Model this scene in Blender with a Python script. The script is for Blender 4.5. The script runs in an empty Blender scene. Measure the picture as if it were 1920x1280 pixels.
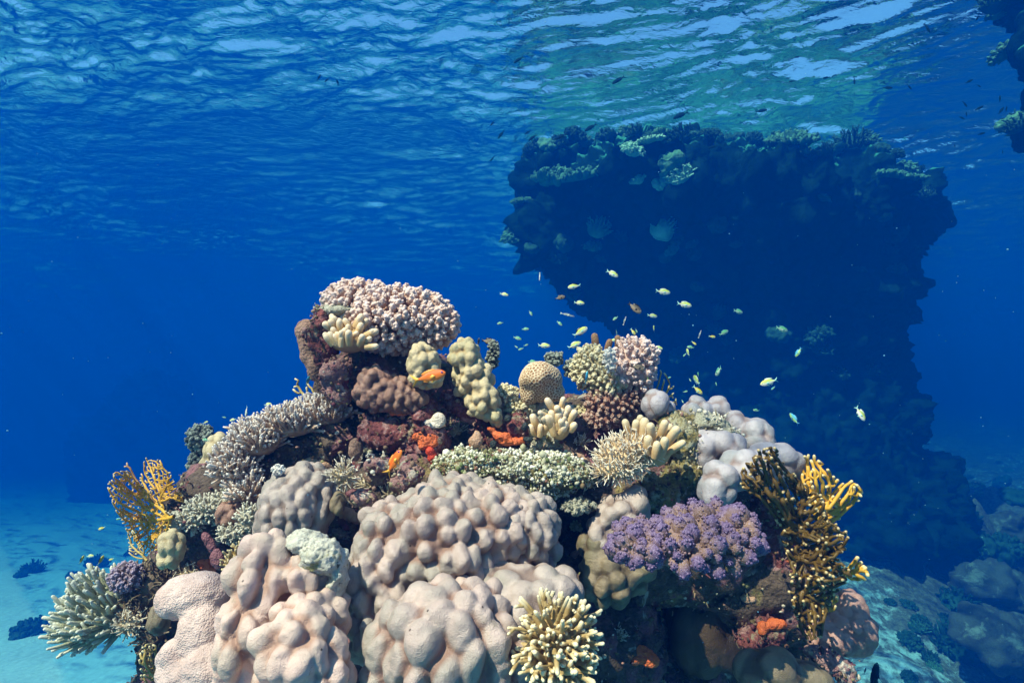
import bpy, bmesh, math, random
import numpy as np
from mathutils import Vector, Matrix
C = bpy.context.scene.collection
R = math.radians
rng = np.random.default_rng(7)

# ---------------------------------------------------------------- camera, world, sun, exposure
LENS = 20.5
F = 1920 * LENS / 36.0
PITCH = R(3.0)
cam_data = bpy.data.cameras.new("camera")
cam_data.lens = LENS; cam_data.sensor_width = 36.0
cam_data.clip_start = 0.02; cam_data.clip_end = 4000
cam = bpy.data.objects.new("camera", cam_data); C.objects.link(cam)
cam.location = (0, 0, 0); cam.rotation_euler = (R(90) + PITCH, 0, 0)
bpy.context.scene.camera = cam

SUN_DIR = Vector((-0.46, -0.43, 0.81)).normalized()       # towards the sun
sun_el = math.asin(SUN_DIR.z); sun_az = math.atan2(SUN_DIR.x, SUN_DIR.y)
world = bpy.data.worlds.new("World"); bpy.context.scene.world = world
world.use_nodes = True
wn = world.node_tree.nodes; wl = world.node_tree.links
sky = wn.new("ShaderNodeTexSky"); sky.sky_type = 'NISHITA'; sky.sun_disc = False
sky.sun_elevation = sun_el; sky.sun_rotation = sun_az
wl.new(sky.outputs[0], wn["Background"].inputs[0]); wn["Background"].inputs[1].default_value = 0.08
sd = bpy.data.lights.new("sun", 'SUN'); sd.energy = 5.0; sd.angle = R(0.5); sd.color = (1.0, 0.49, 0.35)
sun = bpy.data.objects.new("sun", sd); C.objects.link(sun)
sun.rotation_euler = SUN_DIR.to_track_quat('Z', 'Y').to_euler()
vs = bpy.context.scene.view_settings
vs.view_transform = 'Standard'; vs.look = 'None'; vs.exposure = 2.27; vs.gamma = 1.0; vs.use_curve_mapping = False
cy = bpy.context.scene.cycles
cy.max_bounces = 8; cy.transparent_max_bounces = 16; cy.volume_bounces = 2
cy.caustics_reflective = False; cy.caustics_refractive = False
cy.sample_clamp_indirect = 4.0

SC = 2.6          # scale of the distant surroundings
SURF = 3.2 * SC   # water surface above the camera
BED = -2.9 * SC   # sand below the camera

# ---------------------------------------------------------------- helpers
def ray(px, py):
    u = (px - 960) / F; v = (640 - py) / F
    return np.array([u, math.cos(PITCH) - math.sin(PITCH) * v, math.sin(PITCH) + math.cos(PITCH) * v])
def at(px, py, Y):
    d = ray(px, py); return d * (Y / d[1])
def psize(px, Y):                     # size in metres of px photo pixels at distance Y
    return px / F * Y

def _hash(ix, iy, iz, seed):
    n = (ix * 374761393 + iy * 668265263 + iz * 2147483647 + seed * 974634777) & 0xFFFFFFFF
    n = ((n ^ (n >> 13)) * 1274126177) & 0xFFFFFFFF
    n = (n ^ (n >> 16)) & 0xFFFFFFFF
    return n.astype(np.float64) / 4294967295.0 * 2 - 1
def vnoise(P, seed=0):
    I = np.floor(P).astype(np.int64); f = P - I; f = f * f * f * (f * (f * 6 - 15) + 10)
    out = 0
    for dx in (0, 1):
        wx = f[:, 0] if dx else 1 - f[:, 0]
        for dy in (0, 1):
            wy = f[:, 1] if dy else 1 - f[:, 1]
            for dz in (0, 1):
                wz = f[:, 2] if dz else 1 - f[:, 2]
                out = out + wx * wy * wz * _hash(I[:, 0] + dx, I[:, 1] + dy, I[:, 2] + dz, seed)
    return out
def fbm(P, oct=4, seed=0, gain=0.5):
    o = 0; a = 1.0
    for k in range(oct):
        o = o + a * vnoise(P * (2.03 ** k) + 17.3 * k, seed + k); a *= gain
    return o

def tag(o, label=None, cat=None, group=None, kind=None):
    if label: o["label"] = label
    if cat: o["category"] = cat
    if group: o["group"] = group
    if kind: o["kind"] = kind
    return o

def mesh_from(name, V, faces, mat=None, parent=None, smooth=True, attrs=None):
    """faces: list of int arrays (n,3) or (n,4)"""
    me = bpy.data.meshes.new(name)
    V = np.asarray(V, dtype=np.float32)
    me.vertices.add(len(V)); me.vertices.foreach_set("co", V.ravel())
    loops = np.concatenate([np.asarray(f).ravel() for f in faces]).astype(np.int32)
    sizes = np.concatenate([np.full(len(f), np.asarray(f).shape[1]) for f in faces]).astype(np.int32)
    starts = np.concatenate([[0], np.cumsum(sizes)[:-1]]).astype(np.int32)
    me.loops.add(len(loops)); me.loops.foreach_set("vertex_index", loops)
    me.polygons.add(len(sizes)); me.polygons.foreach_set("loop_start", starts); me.polygons.foreach_set("loop_total", sizes)
    me.update(calc_edges=True)
    if smooth: me.polygons.foreach_set("use_smooth", np.ones(len(sizes), dtype=bool))
    for k, a in (attrs or {}).items():
        at_ = me.attributes.new(k, 'FLOAT', 'POINT'); at_.data.foreach_set("value", np.asarray(a, dtype=np.float32))
    me.validate()
    o = bpy.data.objects.new(name, me); C.objects.link(o)
    if mat: me.materials.append(mat)
    if parent: o.parent = parent
    return o

def grid_faces(nx, ny):
    i = np.arange(nx - 1)[:, None] * ny + np.arange(ny - 1)[None, :]
    i = i.ravel()
    return np.stack([i, i + ny, i + ny + 1, i + 1], 1)

# material helper: base colours mixed by noises, optional attribute, bump
def nodes_of(name):
    m = bpy.data.materials.new(name); m.use_nodes = True
    nt = m.node_tree; b = nt.nodes["Principled BSDF"]
    return m, nt, b
def nd(nt, t, **kw):
    n = nt.nodes.new(t)
    for k, v in kw.items():
        if k in n.inputs: n.inputs[k].default_value = v
        else: setattr(n, k, v)
    return n
def rgb(c): return (c[0], c[1], c[2], 1.0)
def ramp(nt, src, p0, p1, c0, c1):
    r = nt.nodes.new("ShaderNodeValToRGB")
    r.color_ramp.elements[0].position = p0; r.color_ramp.elements[0].color = rgb(c0)
    r.color_ramp.elements[1].position = p1; r.color_ramp.elements[1].color = rgb(c1)
    nt.links.new(src, r.inputs[0]); return r.outputs[0]
def noise(nt, scale, detail=4, rough=0.55, coord=None, dist=0.0):
    n = nd(nt, "ShaderNodeTexNoise", Scale=scale, Detail=detail, Roughness=rough, Distortion=dist)
    if coord is not None: nt.links.new(coord, n.inputs["Vector"])
    return n.outputs["Fac"]
def voro(nt, scale, coord=None, feature='F1'):
    n = nd(nt, "ShaderNodeTexVoronoi", Scale=scale); n.feature = feature
    if coord is not None: nt.links.new(coord, n.inputs["Vector"])
    return n.outputs["Distance"]
def mixc(nt, fac, a, b, blend='MIX'):
    n = nt.nodes.new("ShaderNodeMix"); n.data_type = 'RGBA'; n.blend_type = blend
    for s, v in ((n.inputs[0], fac), (n.inputs[6], a), (n.inputs[7], b)):
        if hasattr(v, "is_output"): nt.links.new(v, s)
        elif isinstance(v, (int, float)): s.default_value = v
        else: s.default_value = rgb(v)
    return n.outputs[2]
def mathn(nt, op, a, b=0.0):
    n = nt.nodes.new("ShaderNodeMath"); n.operation = op
    for s, v in ((n.inputs[0], a), (n.inputs[1], b)):
        if hasattr(v, "is_output"): nt.links.new(v, s)
        else: s.default_value = v
    return n.outputs[0]
def bump(nt, b, h, strength, dist):
    n = nt.nodes.new("ShaderNodeBump"); n.inputs["Strength"].default_value = strength; n.inputs["Distance"].default_value = dist
    nt.links.new(h, n.inputs["Height"])
    prev = b.inputs["Normal"].links
    if prev: nt.links.new(prev[0].from_socket, n.inputs["Normal"])
    nt.links.new(n.outputs[0], b.inputs["Normal"])
def objcoord(nt):
    return nt.nodes.new("ShaderNodeTexCoord").outputs["Object"]
def attr(nt, name):
    n = nt.nodes.new("ShaderNodeAttribute"); n.attribute_name = name; return n.outputs["Fac"]

# ---------------------------------------------------------------- water surface
def water_mat():
    m = bpy.data.materials.new("water_surface"); m.use_nodes = True; nt = m.node_tree
    nt.nodes.remove(nt.nodes["Principled BSDF"]); out = nt.nodes["Material Output"]
    co = objcoord(nt)
    mp = nd(nt, "ShaderNodeMapping"); mp.inputs["Scale"].default_value = (0.6, 1.0, 1.0); mp.inputs["Rotation"].default_value = (0, 0, R(20))
    nt.links.new(co, mp.inputs[0])
    h1 = noise(nt, 12.0 / SC, 3, 0.6, mp.outputs[0], 0.6)
    bn = nt.nodes.new("ShaderNodeBump"); bn.inputs["Strength"].default_value = 1.0; bn.inputs["Distance"].default_value = 0.017 * SC
    nt.links.new(h1, bn.inputs["Height"])
    fr = nt.nodes.new("ShaderNodeFresnel"); fr.inputs[0].default_value = 1.33
    nt.links.new(bn.outputs[0], fr.inputs[1])
    tr = nt.nodes.new("ShaderNodeBsdfTransparent"); tr.inputs[0].default_value = (0.66, 0.90, 1, 1)
    gl = nt.nodes.new("ShaderNodeBsdfGlossy"); gl.inputs["Roughness"].default_value = 0.04; gl.inputs[0].default_value = (1, 1, 1, 1)
    nt.links.new(bn.outputs[0], gl.inputs["Normal"])
    mx = nt.nodes.new("ShaderNodeMixShader")
    nt.links.new(fr.outputs[0], mx.inputs[0]); nt.links.new(tr.outputs[0], mx.inputs[1]); nt.links.new(gl.outputs[0], mx.inputs[2])
    nt.links.new(mx.outputs[0], out.inputs[0])
    return m
def build_surface():
    ys = np.concatenate([np.linspace(-9, 1.5, 40)[:-1], 1.5 + (np.exp(np.linspace(0, math.log(150), 980)) - 1) * 1.0])
    t = np.linspace(-1, 1, 900)
    X = np.empty((len(t), len(ys))); Yy = np.empty_like(X)
    half = 5.0 + 1.1 * np.maximum(ys, 0) + 0.4 * np.abs(np.minimum(ys, 0))
    X[:] = t[:, None] * half[None, :]; Yy[:] = ys[None, :]
    Z = np.zeros_like(X)
    rg = np.random.default_rng(3)
    # domain warp so crests break up
    P = np.stack([X.ravel() * 0.5, Yy.ravel() * 0.5, np.zeros(X.size)], 1)
    wx = fbm(P, 3, 5).reshape(X.shape) * 0.5; wy = fbm(P + 31.7, 3, 9).reshape(X.shape) * 0.5
    amp = 0.55 + 0.45 * vnoise(np.stack([X.ravel() * 0.35, Yy.ravel() * 0.35, np.full(X.size, 2.2)], 1), 4).reshape(X.shape)
    for k in range(64):
        lam = 0.08 * (1.25 / 0.08) ** (k / 63.0)
        th = R(62) + rg.normal(0, 0.5)
        kx, ky = math.cos(th) * 2 * math.pi / lam, math.sin(th) * 2 * math.pi / lam
        a = 0.0088 * lam ** 0.82
        ph = kx * (X + wx) + ky * (Yy + wy) + rg.uniform(0, 6.28)
        s = np.sin(ph)
        Z += a * amp * (s + 0.25 * np.cos(2 * ph))
    V = np.stack([X.ravel() * SC, Yy.ravel() * SC, SURF + Z.ravel() * SC], 1)
    o = mesh_from("water_surface", V, [grid_faces(*X.shape)], water_mat())
    tag(o, kind="structure")
build_surface()

# ---------------------------------------------------------------- sea bed
def sand_mat():
    m, nt, b = nodes_of("sand"); co = objcoord(nt)
    n1 = noise(nt, 0.9, 6, 0.6, co); n2 = noise(nt, 7.0, 5, 0.65, co)
    base = ramp(nt, n2, 0.3, 0.75, (0.25, 0.50, 0.52), (0.38, 0.68, 0.71))  # cyan cast of light through deep water put into the pale sand's colour
    rub = attr(nt, "rubble")
    n3 = noise(nt, 3.2, 6, 0.7, co)
    f = mathn(nt, 'MULTIPLY_ADD', n3, 1.0); 
    s = mathn(nt, 'ADD', rub, mathn(nt, 'MULTIPLY', mathn(nt, 'SUBTRACT', n3, 0.5), 2.2))
    fac = ramp(nt, s, 0.35, 0.75, (0, 0, 0), (1, 1, 1))
    v = ramp(nt, noise(nt, 12, 5, 0.7, co), 0.35, 0.65, (0.015, 0.03, 0.025), (0.10, 0.15, 0.11))
    col = mixc(nt, fac, base, v)
    nt.links.new(col, b.inputs["Base Color"]); b.inputs["Roughness"].default_value = 0.9
    bump(nt, b, n2, 0.6, 0.05)
    w = nd(nt, "ShaderNodeTexWave", Scale=0.8, Distortion=9.0, Detail=3.0); w.inputs["Detail Scale"].default_value = 0.8
    nt.links.new(co, w.inputs["Vector"]); bump(nt, b, w.outputs["Fac"], 0.18, 0.05)
    return m
def bed_height(x, y):
    # slope rising behind on the right where the far pinnacle stands, low dark rise far left
    r = np.sqrt(((x - 2.8) / 3.3) ** 2 + ((y - 8.3) / 3.0) ** 2)
    h = BED / SC + 1.55 * np.exp(-(r ** 2) * 0.9)
    h = h + 0.9 * np.exp(-(((x - 8.3) / 1.8) ** 2 + ((y - 8.5) / 3.0) ** 2))
    h = h - 0.13 * np.maximum(y - 5.5, 0) / (1 + np.exp((x - 0.5) * 2))
    return h
def build_bed():
    nx, ny = 420, 420
    t = np.linspace(-1, 1, nx); s = np.linspace(0, 1, ny)
    ys = -3 + 60 * s ** 2.0
    X = t[:, None] * (6 + 0.9 * np.maximum(ys, 0))[None, :]; Yy = np.repeat(ys[None, :], nx, 0)
    H = bed_height(X, Yy)
    rub = np.clip((X - 0.6) / 1.2, 0, 1) * np.clip(1.25 - 0.32 * np.hypot(X - 1.6, Yy - 3.4), 0.15, 1) * 0 + np.clip((X - 0.4) / 1.6, 0, 1) * 0.62
    rub = rub + 0.5 * np.clip((H - (BED / SC + 0.15)) / 0.5, 0, 1)
    rub = rub + 0.22 * np.clip((X - 2.6) / 1.5, 0, 1) - 0.62 * np.exp(-(((X - 3.2) / 0.7) ** 2 + ((Yy - 5.6) / 1.5) ** 2))
    P = np.stack([X.ravel(), Yy.ravel(), np.zeros(X.size)], 1)
    n = fbm(P * 0.6, 3, 11).reshape(X.shape) * 0.07 + fbm(P * 2.6, 5, 21, 0.6).reshape(X.shape) * 0.09 * np.clip(rub, 0.04, 1)
    n = n + np.maximum(fbm(P * 1.3, 3, 51).reshape(X.shape) - 0.25, 0) * 0.5 * np.clip(rub, 0, 1)
    V = np.stack([X.ravel(), Yy.ravel(), (H + n).ravel()], 1) * SC
    o = mesh_from("seabed_sand", V, [grid_faces(nx, ny)], sand_mat(), attrs={"rubble": rub.ravel()})
    tag(o, kind="structure")
build_bed()

# ---------------------------------------------------------------- haze (the water body itself)
def build_haze():
    x0, x1, y0, y1, z0, z1 = -600, 600, -40, 600, BED - 60, SURF + 0.45
    V = [(x, y, z) for x in (x0, x1) for y in (y0, y1) for z in (z0, z1)]
    Fc = np.array([[0, 1, 3, 2], [4, 6, 7, 5], [0, 4, 5, 1], [2, 3, 7, 6], [0, 2, 6, 4], [1, 5, 7, 3]])
    m = bpy.data.materials.new("haze"); m.use_nodes = True; nt = m.node_tree
    nt.nodes.remove(nt.nodes["Principled BSDF"])
    pv = nt.nodes.new("ShaderNodeVolumePrincipled")
    pv.inputs["Color"].default_value = HAZE_COL; pv.inputs["Density"].default_value = HAZE_D
    pv.inputs["Absorption Color"].default_value = HAZE_ABS; pv.inputs["Anisotropy"].default_value = HAZE_G
    nt.links.new(pv.outputs[0], nt.nodes["Material Output"].inputs["Volume"])
    o = mesh_from("haze", V, [Fc], m, smooth=False)
    tag(o, kind="stuff")
HAZE_COL = (0.0, 0.044, 0.235, 1); HAZE_D = 0.16 / SC; HAZE_ABS = (0.0, 0.23, 0.28, 1); HAZE_G = 0.0
build_haze()
# ---- lumps by voxel remesh
_ico = {}
def ico(sub):
    if sub not in _ico:
        bm = bmesh.new(); bmesh.ops.create_icosphere(bm, subdivisions=sub, radius=1.0)
        V = np.array([v.co[:] for v in bm.verts]); Fc = np.array([[v.index for v in f.verts] for f in bm.faces]); bm.free()
        _ico[sub] = (V, Fc)
    return _ico[sub]
def remesh_lobes(E, voxel, smooth=6):
    """E: list of (center(3), radii(3), rot 3x3 or None). Returns smooth union V, quads/tris"""
    V0, F0 = ico(4)
    Vs, Fs, n = [], [], 0
    for c, r, rot in E:
        v = V0 * np.asarray(r)
        if rot is not None: v = v @ rot.T
        Vs.append(v + np.asarray(c)); Fs.append(F0 + n); n += len(v)
    o = mesh_from("tmp_lobes", np.concatenate(Vs), [np.concatenate(Fs)])
    md = o.modifiers.new("r", 'REMESH'); md.mode = 'VOXEL'; md.voxel_size = voxel; md.adaptivity = 0
    ms = o.modifiers.new("s", 'SMOOTH'); ms.factor = 0.5; ms.iterations = smooth
    dg = bpy.context.evaluated_depsgraph_get(); ev = o.evaluated_get(dg); me = ev.to_mesh()
    V = np.empty(len(me.vertices) * 3); me.vertices.foreach_get("co", V); V = V.reshape(-1, 3)
    N = np.empty(len(me.vertices) * 3); me.vertices.foreach_get("normal", N); N = N.reshape(-1, 3)
    lt = np.empty(len(me.polygons), dtype=np.int32); me.polygons.foreach_get("loop_total", lt)
    li = np.empty(len(me.loops), dtype=np.int32); me.loops.foreach_get("vertex_index", li)
    st = np.empty(len(me.polygons), dtype=np.int32); me.polygons.foreach_get("loop_start", st)
    faces = []
    for k in (3, 4):
        s = st[lt == k]
        if len(s): faces.append(np.stack([li[s + j] for j in range(k)], 1))
    ev.to_mesh_clear(); old = o.data; bpy.data.objects.remove(o); bpy.data.meshes.remove(old)
    return V, N, faces
def vnormals(V, faces):
    N = np.zeros_like(V)
    for f in faces:
        n = np.cross(V[f[:, 1]] - V[f[:, 0]], V[f[:, 2]] - V[f[:, 0]])
        for j in range(f.shape[1]): np.add.at(N, f[:, j], n)
    return N / (np.linalg.norm(N, axis=1, keepdims=True) + 1e-12)

def far_rock_mat():
    m, nt, b = nodes_of("far_reef_rock"); co = objcoord(nt)
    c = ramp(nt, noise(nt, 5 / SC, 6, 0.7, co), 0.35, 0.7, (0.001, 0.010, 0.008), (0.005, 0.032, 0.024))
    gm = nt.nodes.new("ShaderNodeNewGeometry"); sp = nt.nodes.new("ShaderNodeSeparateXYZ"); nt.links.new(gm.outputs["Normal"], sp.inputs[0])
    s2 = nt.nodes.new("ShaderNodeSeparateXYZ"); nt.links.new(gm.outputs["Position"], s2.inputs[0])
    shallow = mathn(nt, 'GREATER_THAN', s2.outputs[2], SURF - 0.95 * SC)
    c = mixc(nt, mathn(nt, 'MULTIPLY', shallow, ramp(nt, sp.outputs[2], 0.55, 0.85, (0, 0, 0), (1, 1, 1))), c, mixc(nt, noise(nt, 4 / SC, 4, 0.6, co), (0.012, 0.14, 0.10), (0.05, 0.31, 0.21)))  # shallow tops coloured pale teal so the water surface mirrors a glow
    nt.links.new(c, b.inputs["Base Color"]); b.inputs["Roughness"].default_value = 0.95; b.inputs["Specular IOR Level"].default_value = 0.0
    bump(nt, b, noise(nt, 16 / SC, 6, 0.7, co), 0.8, 0.05 * SC)
    return m
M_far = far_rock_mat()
def far_reef(name, lobes, voxel, amp, seed, label):
    V, N, fc = remesh_lobes(lobes, voxel * SC * 0.75, 2); amp = amp * SC
    d = fbm(V * 1.1 / SC, 3, seed) * amp * 0.8 + fbm(V * 4.2 / SC, 4, seed + 5, 0.65) * amp * 0.6 + np.abs(fbm(V * 9.0 / SC, 2, seed + 15)) * amp * 0.35
    k = vnoise(V * 5.5 / SC, seed + 9); d = d + np.maximum(k, 0) ** 1 * amp * 0.45
    V = V + N * d[:, None]
    V[:, 2] = np.minimum(V[:, 2], SURF - 0.3 * SC)
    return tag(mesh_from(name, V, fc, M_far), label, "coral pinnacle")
def E(px, py, Y, rx, ry, rz=None, rot=None):
    """ellipsoid seen at pixel with pixel radii rx, ry; depth radius rz in pixels too"""
    rz = rz if rz is not None else (rx + ry) / 2
    return (at(px, py, Y), (psize(rx, Y), psize(rz, Y), psize(ry, Y)), rot)
def B(px, py, Y, *a): return E(px, py, Y * SC, *a)
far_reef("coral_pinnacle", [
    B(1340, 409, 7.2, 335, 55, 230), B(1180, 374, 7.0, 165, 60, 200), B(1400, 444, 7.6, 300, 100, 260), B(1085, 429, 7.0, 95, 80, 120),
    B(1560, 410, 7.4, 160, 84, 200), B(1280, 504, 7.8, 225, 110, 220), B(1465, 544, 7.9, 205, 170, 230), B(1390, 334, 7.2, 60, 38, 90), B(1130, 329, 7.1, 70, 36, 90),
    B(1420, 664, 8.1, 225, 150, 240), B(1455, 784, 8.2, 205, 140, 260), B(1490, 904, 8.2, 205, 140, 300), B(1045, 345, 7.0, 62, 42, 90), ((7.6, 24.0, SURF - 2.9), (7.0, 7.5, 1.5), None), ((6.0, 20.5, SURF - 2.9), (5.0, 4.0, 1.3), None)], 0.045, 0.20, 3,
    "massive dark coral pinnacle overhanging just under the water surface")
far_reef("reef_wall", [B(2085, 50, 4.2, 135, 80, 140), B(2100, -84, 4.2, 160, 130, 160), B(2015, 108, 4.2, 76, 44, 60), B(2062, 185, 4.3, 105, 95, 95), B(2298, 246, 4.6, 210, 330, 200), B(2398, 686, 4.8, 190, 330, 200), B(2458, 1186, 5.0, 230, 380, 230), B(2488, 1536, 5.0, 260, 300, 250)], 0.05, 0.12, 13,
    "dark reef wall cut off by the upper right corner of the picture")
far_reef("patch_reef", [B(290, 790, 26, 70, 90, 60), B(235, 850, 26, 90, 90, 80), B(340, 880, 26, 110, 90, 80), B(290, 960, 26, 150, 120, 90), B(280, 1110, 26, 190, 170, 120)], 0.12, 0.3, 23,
    "faint dark patch reef far off in the blue on the left")
# ================================================================ coral builders
class MB:
    """collects pieces into one mesh, with a 'tip' value per vertex"""
    def __init__(s): s.V = []; s.T = []; s.F3 = []; s.F4 = []; s.n = 0
    def add(s, V, F3=None, F4=None, tip=0.0):
        V = np.asarray(V); s.V.append(V); s.T.append(np.broadcast_to(np.asarray(tip, float), (len(V),)))
        if F3 is not None and len(F3): s.F3.append(np.asarray(F3) + s.n)
        if F4 is not None and len(F4): s.F4.append(np.asarray(F4) + s.n)
        s.n += len(V)
    def build(s, name, mat, parent=None):
        fs = []
        if s.F3: fs.append(np.concatenate(s.F3))
        if s.F4: fs.append(np.concatenate(s.F4))
        return mesh_from(name, np.concatenate(s.V), fs, mat, parent, attrs={"tip": np.concatenate(s.T)})

def frame(d):
    d = d / (np.linalg.norm(d) + 1e-9)
    a = np.array([0, 0, 1.0]) if abs(d[2]) < 0.9 else np.array([1.0, 0, 0])
    x = np.cross(a, d); x /= np.linalg.norm(x); y = np.cross(d, x); return x, y, d
def tube(mb, P, rad, n=7, tip0=0.0, tip1=1.0, cap=True, rough=0.0, start_cap=False):
    """rounded-end tube along points P with radii rad"""
    P = np.asarray(P, float); rad = np.asarray(rad, float); m = len(P)
    D = np.gradient(P, axis=0)
    t = np.linspace(tip0, tip1, m)
    if cap:
        d = D[-1] / (np.linalg.norm(D[-1]) + 1e-9); r = rad[-1]
        ex = np.array([[P[-1] + d * r * k] for k in (0.5, 0.86)])[:, 0]
        P = np.concatenate([P, ex]); rad = np.concatenate([rad, [r * 0.86, r * 0.5]]); D = np.concatenate([D, [d, d]]); t = np.concatenate([t, [tip1, tip1]])
    m = len(P); ang = np.arange(n) / n * 2 * math.pi
    x, y, _ = frame(D[0]); rings = []
    for i in range(m):
        d = D[i] / (np.linalg.norm(D[i]) + 1e-9)
        x = x - d * np.dot(x, d); x /= np.linalg.norm(x) + 1e-9; y = np.cross(d, x)
        rr = rad[i] * (1 + (rng.uniform(-rough, rough, n) if rough else 0))
        rings.append(P[i] + (np.cos(ang) * rr)[:, None] * x + (np.sin(ang) * rr)[:, None] * y)
    d = D[-1] / (np.linalg.norm(D[-1]) + 1e-9)
    V = np.concatenate(rings + [[P[-1] + d * rad[-1] * 0.35]])
    i = (np.arange(m - 1)[:, None] * n + np.arange(n)[None, :]).ravel()
    j = (np.arange(m - 1)[:, None] * n + (np.arange(n)[None, :] + 1) % n).ravel()
    F4 = np.stack([i, j, j + n, i + n], 1)
    b = (m - 1) * n; k = np.arange(n)
    F3 = np.stack([b + k, b + (k + 1) % n, np.full(n, m * n)], 1)
    tt = np.concatenate([np.repeat(t, n), [tip1]])
    mb.add(V, F3, F4, tt)
def blob(mb, c, r, sub=1, tip=0.0, rot=None, jit=0.0):
    V, Fc = ico(sub); v = V * np.asarray(r)
    if jit: v = v * (1 + rng.uniform(-jit, jit, (len(v), 1)))
    if rot is not None: v = v @ rot.T
    mb.add(v + np.asarray(c), Fc, None, tip)

VIEW = np.array([0, -1.0, 0.25]) / np.linalg.norm([0, -1.0, 0.25])   # roughly towards open water in front

def sites_on(V, spacing, seed, aniso):
    rg = np.random.default_rng(seed); W = V * aniso
    idx = rg.permutation(len(V)); keep = []
    cell = {}
    for i in idx:
        p = W[i]; k = tuple(np.floor(p / spacing).astype(int)); ok = True
        for a in (-1, 0, 1):
            for b in (-1, 0, 1):
                for c in (-1, 0, 1):
                    for q in cell.get((k[0] + a, k[1] + b, k[2] + c), ()):
                        if ((q - p) ** 2).sum() < spacing ** 2: ok = False; break
                    if not ok: break
                if not ok: break
            if not ok: break
        if ok: cell.setdefault(k, []).append(p); keep.append(i)
    return np.array(keep)
def f1f2(W, S):
    f1 = np.empty(len(W)); f2 = np.empty(len(W)); ii = np.empty(len(W), int)
    for a in range(0, len(W), 4000):
        d = ((W[a:a + 4000, None, :] - S[None]) ** 2).sum(2)
        p = np.partition(d, 1, axis=1); f1[a:a + 4000] = np.sqrt(p[:, 0]); f2[a:a + 4000] = np.sqrt(p[:, 1]); ii[a:a + 4000] = d.argmin(1)
    return f1, f2, ii

def lobed(name, mat, lobes, knob, depth, voxel, seed=1, aniso=(1, 1, 0.55), parent=None, fine=0.0):
    """massive coral: smooth union of lobes, its surface packed with rounded knobs parted by creases"""
    V, N, fc = remesh_lobes(lobes, voxel * 0.72, 12)
    an = np.asarray(aniso); knob = knob * 0.9
    Wn = fbm(V / knob * 0.35, 2, seed + 40)[:, None] * knob * 0.28 * np.array([1, -0.6, 0.8])
    W = V * an + Wn
    ks = sites_on(V + Wn, knob, seed, an)
    S = W[ks]
    hs = np.random.default_rng(seed + 1).uniform(0.78, 1.22, len(S))
    h = np.empty(len(V)); crease = np.empty(len(V)); k = 15.0
    for a in range(0, len(V), 3000):
        d2 = ((W[a:a + 3000, None, :] - S[None]) ** 2).sum(2) / knob ** 2
        hh = hs[None] - 1.45 * d2 ** 1.15; top = np.partition(hh, -3, axis=1)[:, -3:]
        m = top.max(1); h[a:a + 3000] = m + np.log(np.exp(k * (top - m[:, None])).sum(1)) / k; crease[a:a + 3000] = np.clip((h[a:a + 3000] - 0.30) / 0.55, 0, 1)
    h = depth * 1.35 * (np.clip(h, 0.05, 2) - 0.5)
    h = h + depth * 0.45 * fbm(V / knob * 0.7, 2, seed + 7) + depth * 0.16 * fbm(V / knob * 2.6, 2, seed + 8)
    if fine: h = h + fine * fbm(V / knob * 4.0, 3, seed + 13)
    V = V + N * (h - depth * 0.35)[:, None]
    for _ in range(1):                                   # light relax
        acc = np.zeros_like(V); cnt = np.zeros(len(V))
        for f in fc:
            for j in range(f.shape[1]):
                np.add.at(acc, f[:, j], V[f[:, (j + 1) % f.shape[1]]]); np.add.at(cnt, f[:, j], 1)
        V = V * 0.5 + 0.5 * acc / np.maximum(cnt, 1)[:, None]
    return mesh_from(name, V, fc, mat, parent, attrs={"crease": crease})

def rock(name, mat, lobes, voxel, amp, freq, seed, parent=None, pits=0.4):
    V, N, fc = remesh_lobes(lobes, voxel, 3)
    d = amp * fbm(V * freq, 5, seed, 0.58)
    k = vnoise(V * freq * 3.1, seed + 77); d = d + amp * pits * (np.abs(k) - 0.3)
    V = V + N * d[:, None]
    return mesh_from(name, V, fc, mat, parent)

def dome_dirs(n, seed, jitter=0.25):
    i = np.arange(n) + 0.5; ph = np.arccos(1 - 2 * i / n); th = math.pi * (1 + 5 ** 0.5) * i
    D = np.stack([np.cos(th) * np.sin(ph), np.sin(th) * np.sin(ph), np.cos(ph)], 1)
    D = D + np.random.default_rng(seed).normal(0, jitter / math.sqrt(n) * 2, D.shape)
    return D / np.linalg.norm(D, axis=1, keepdims=True)

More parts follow.
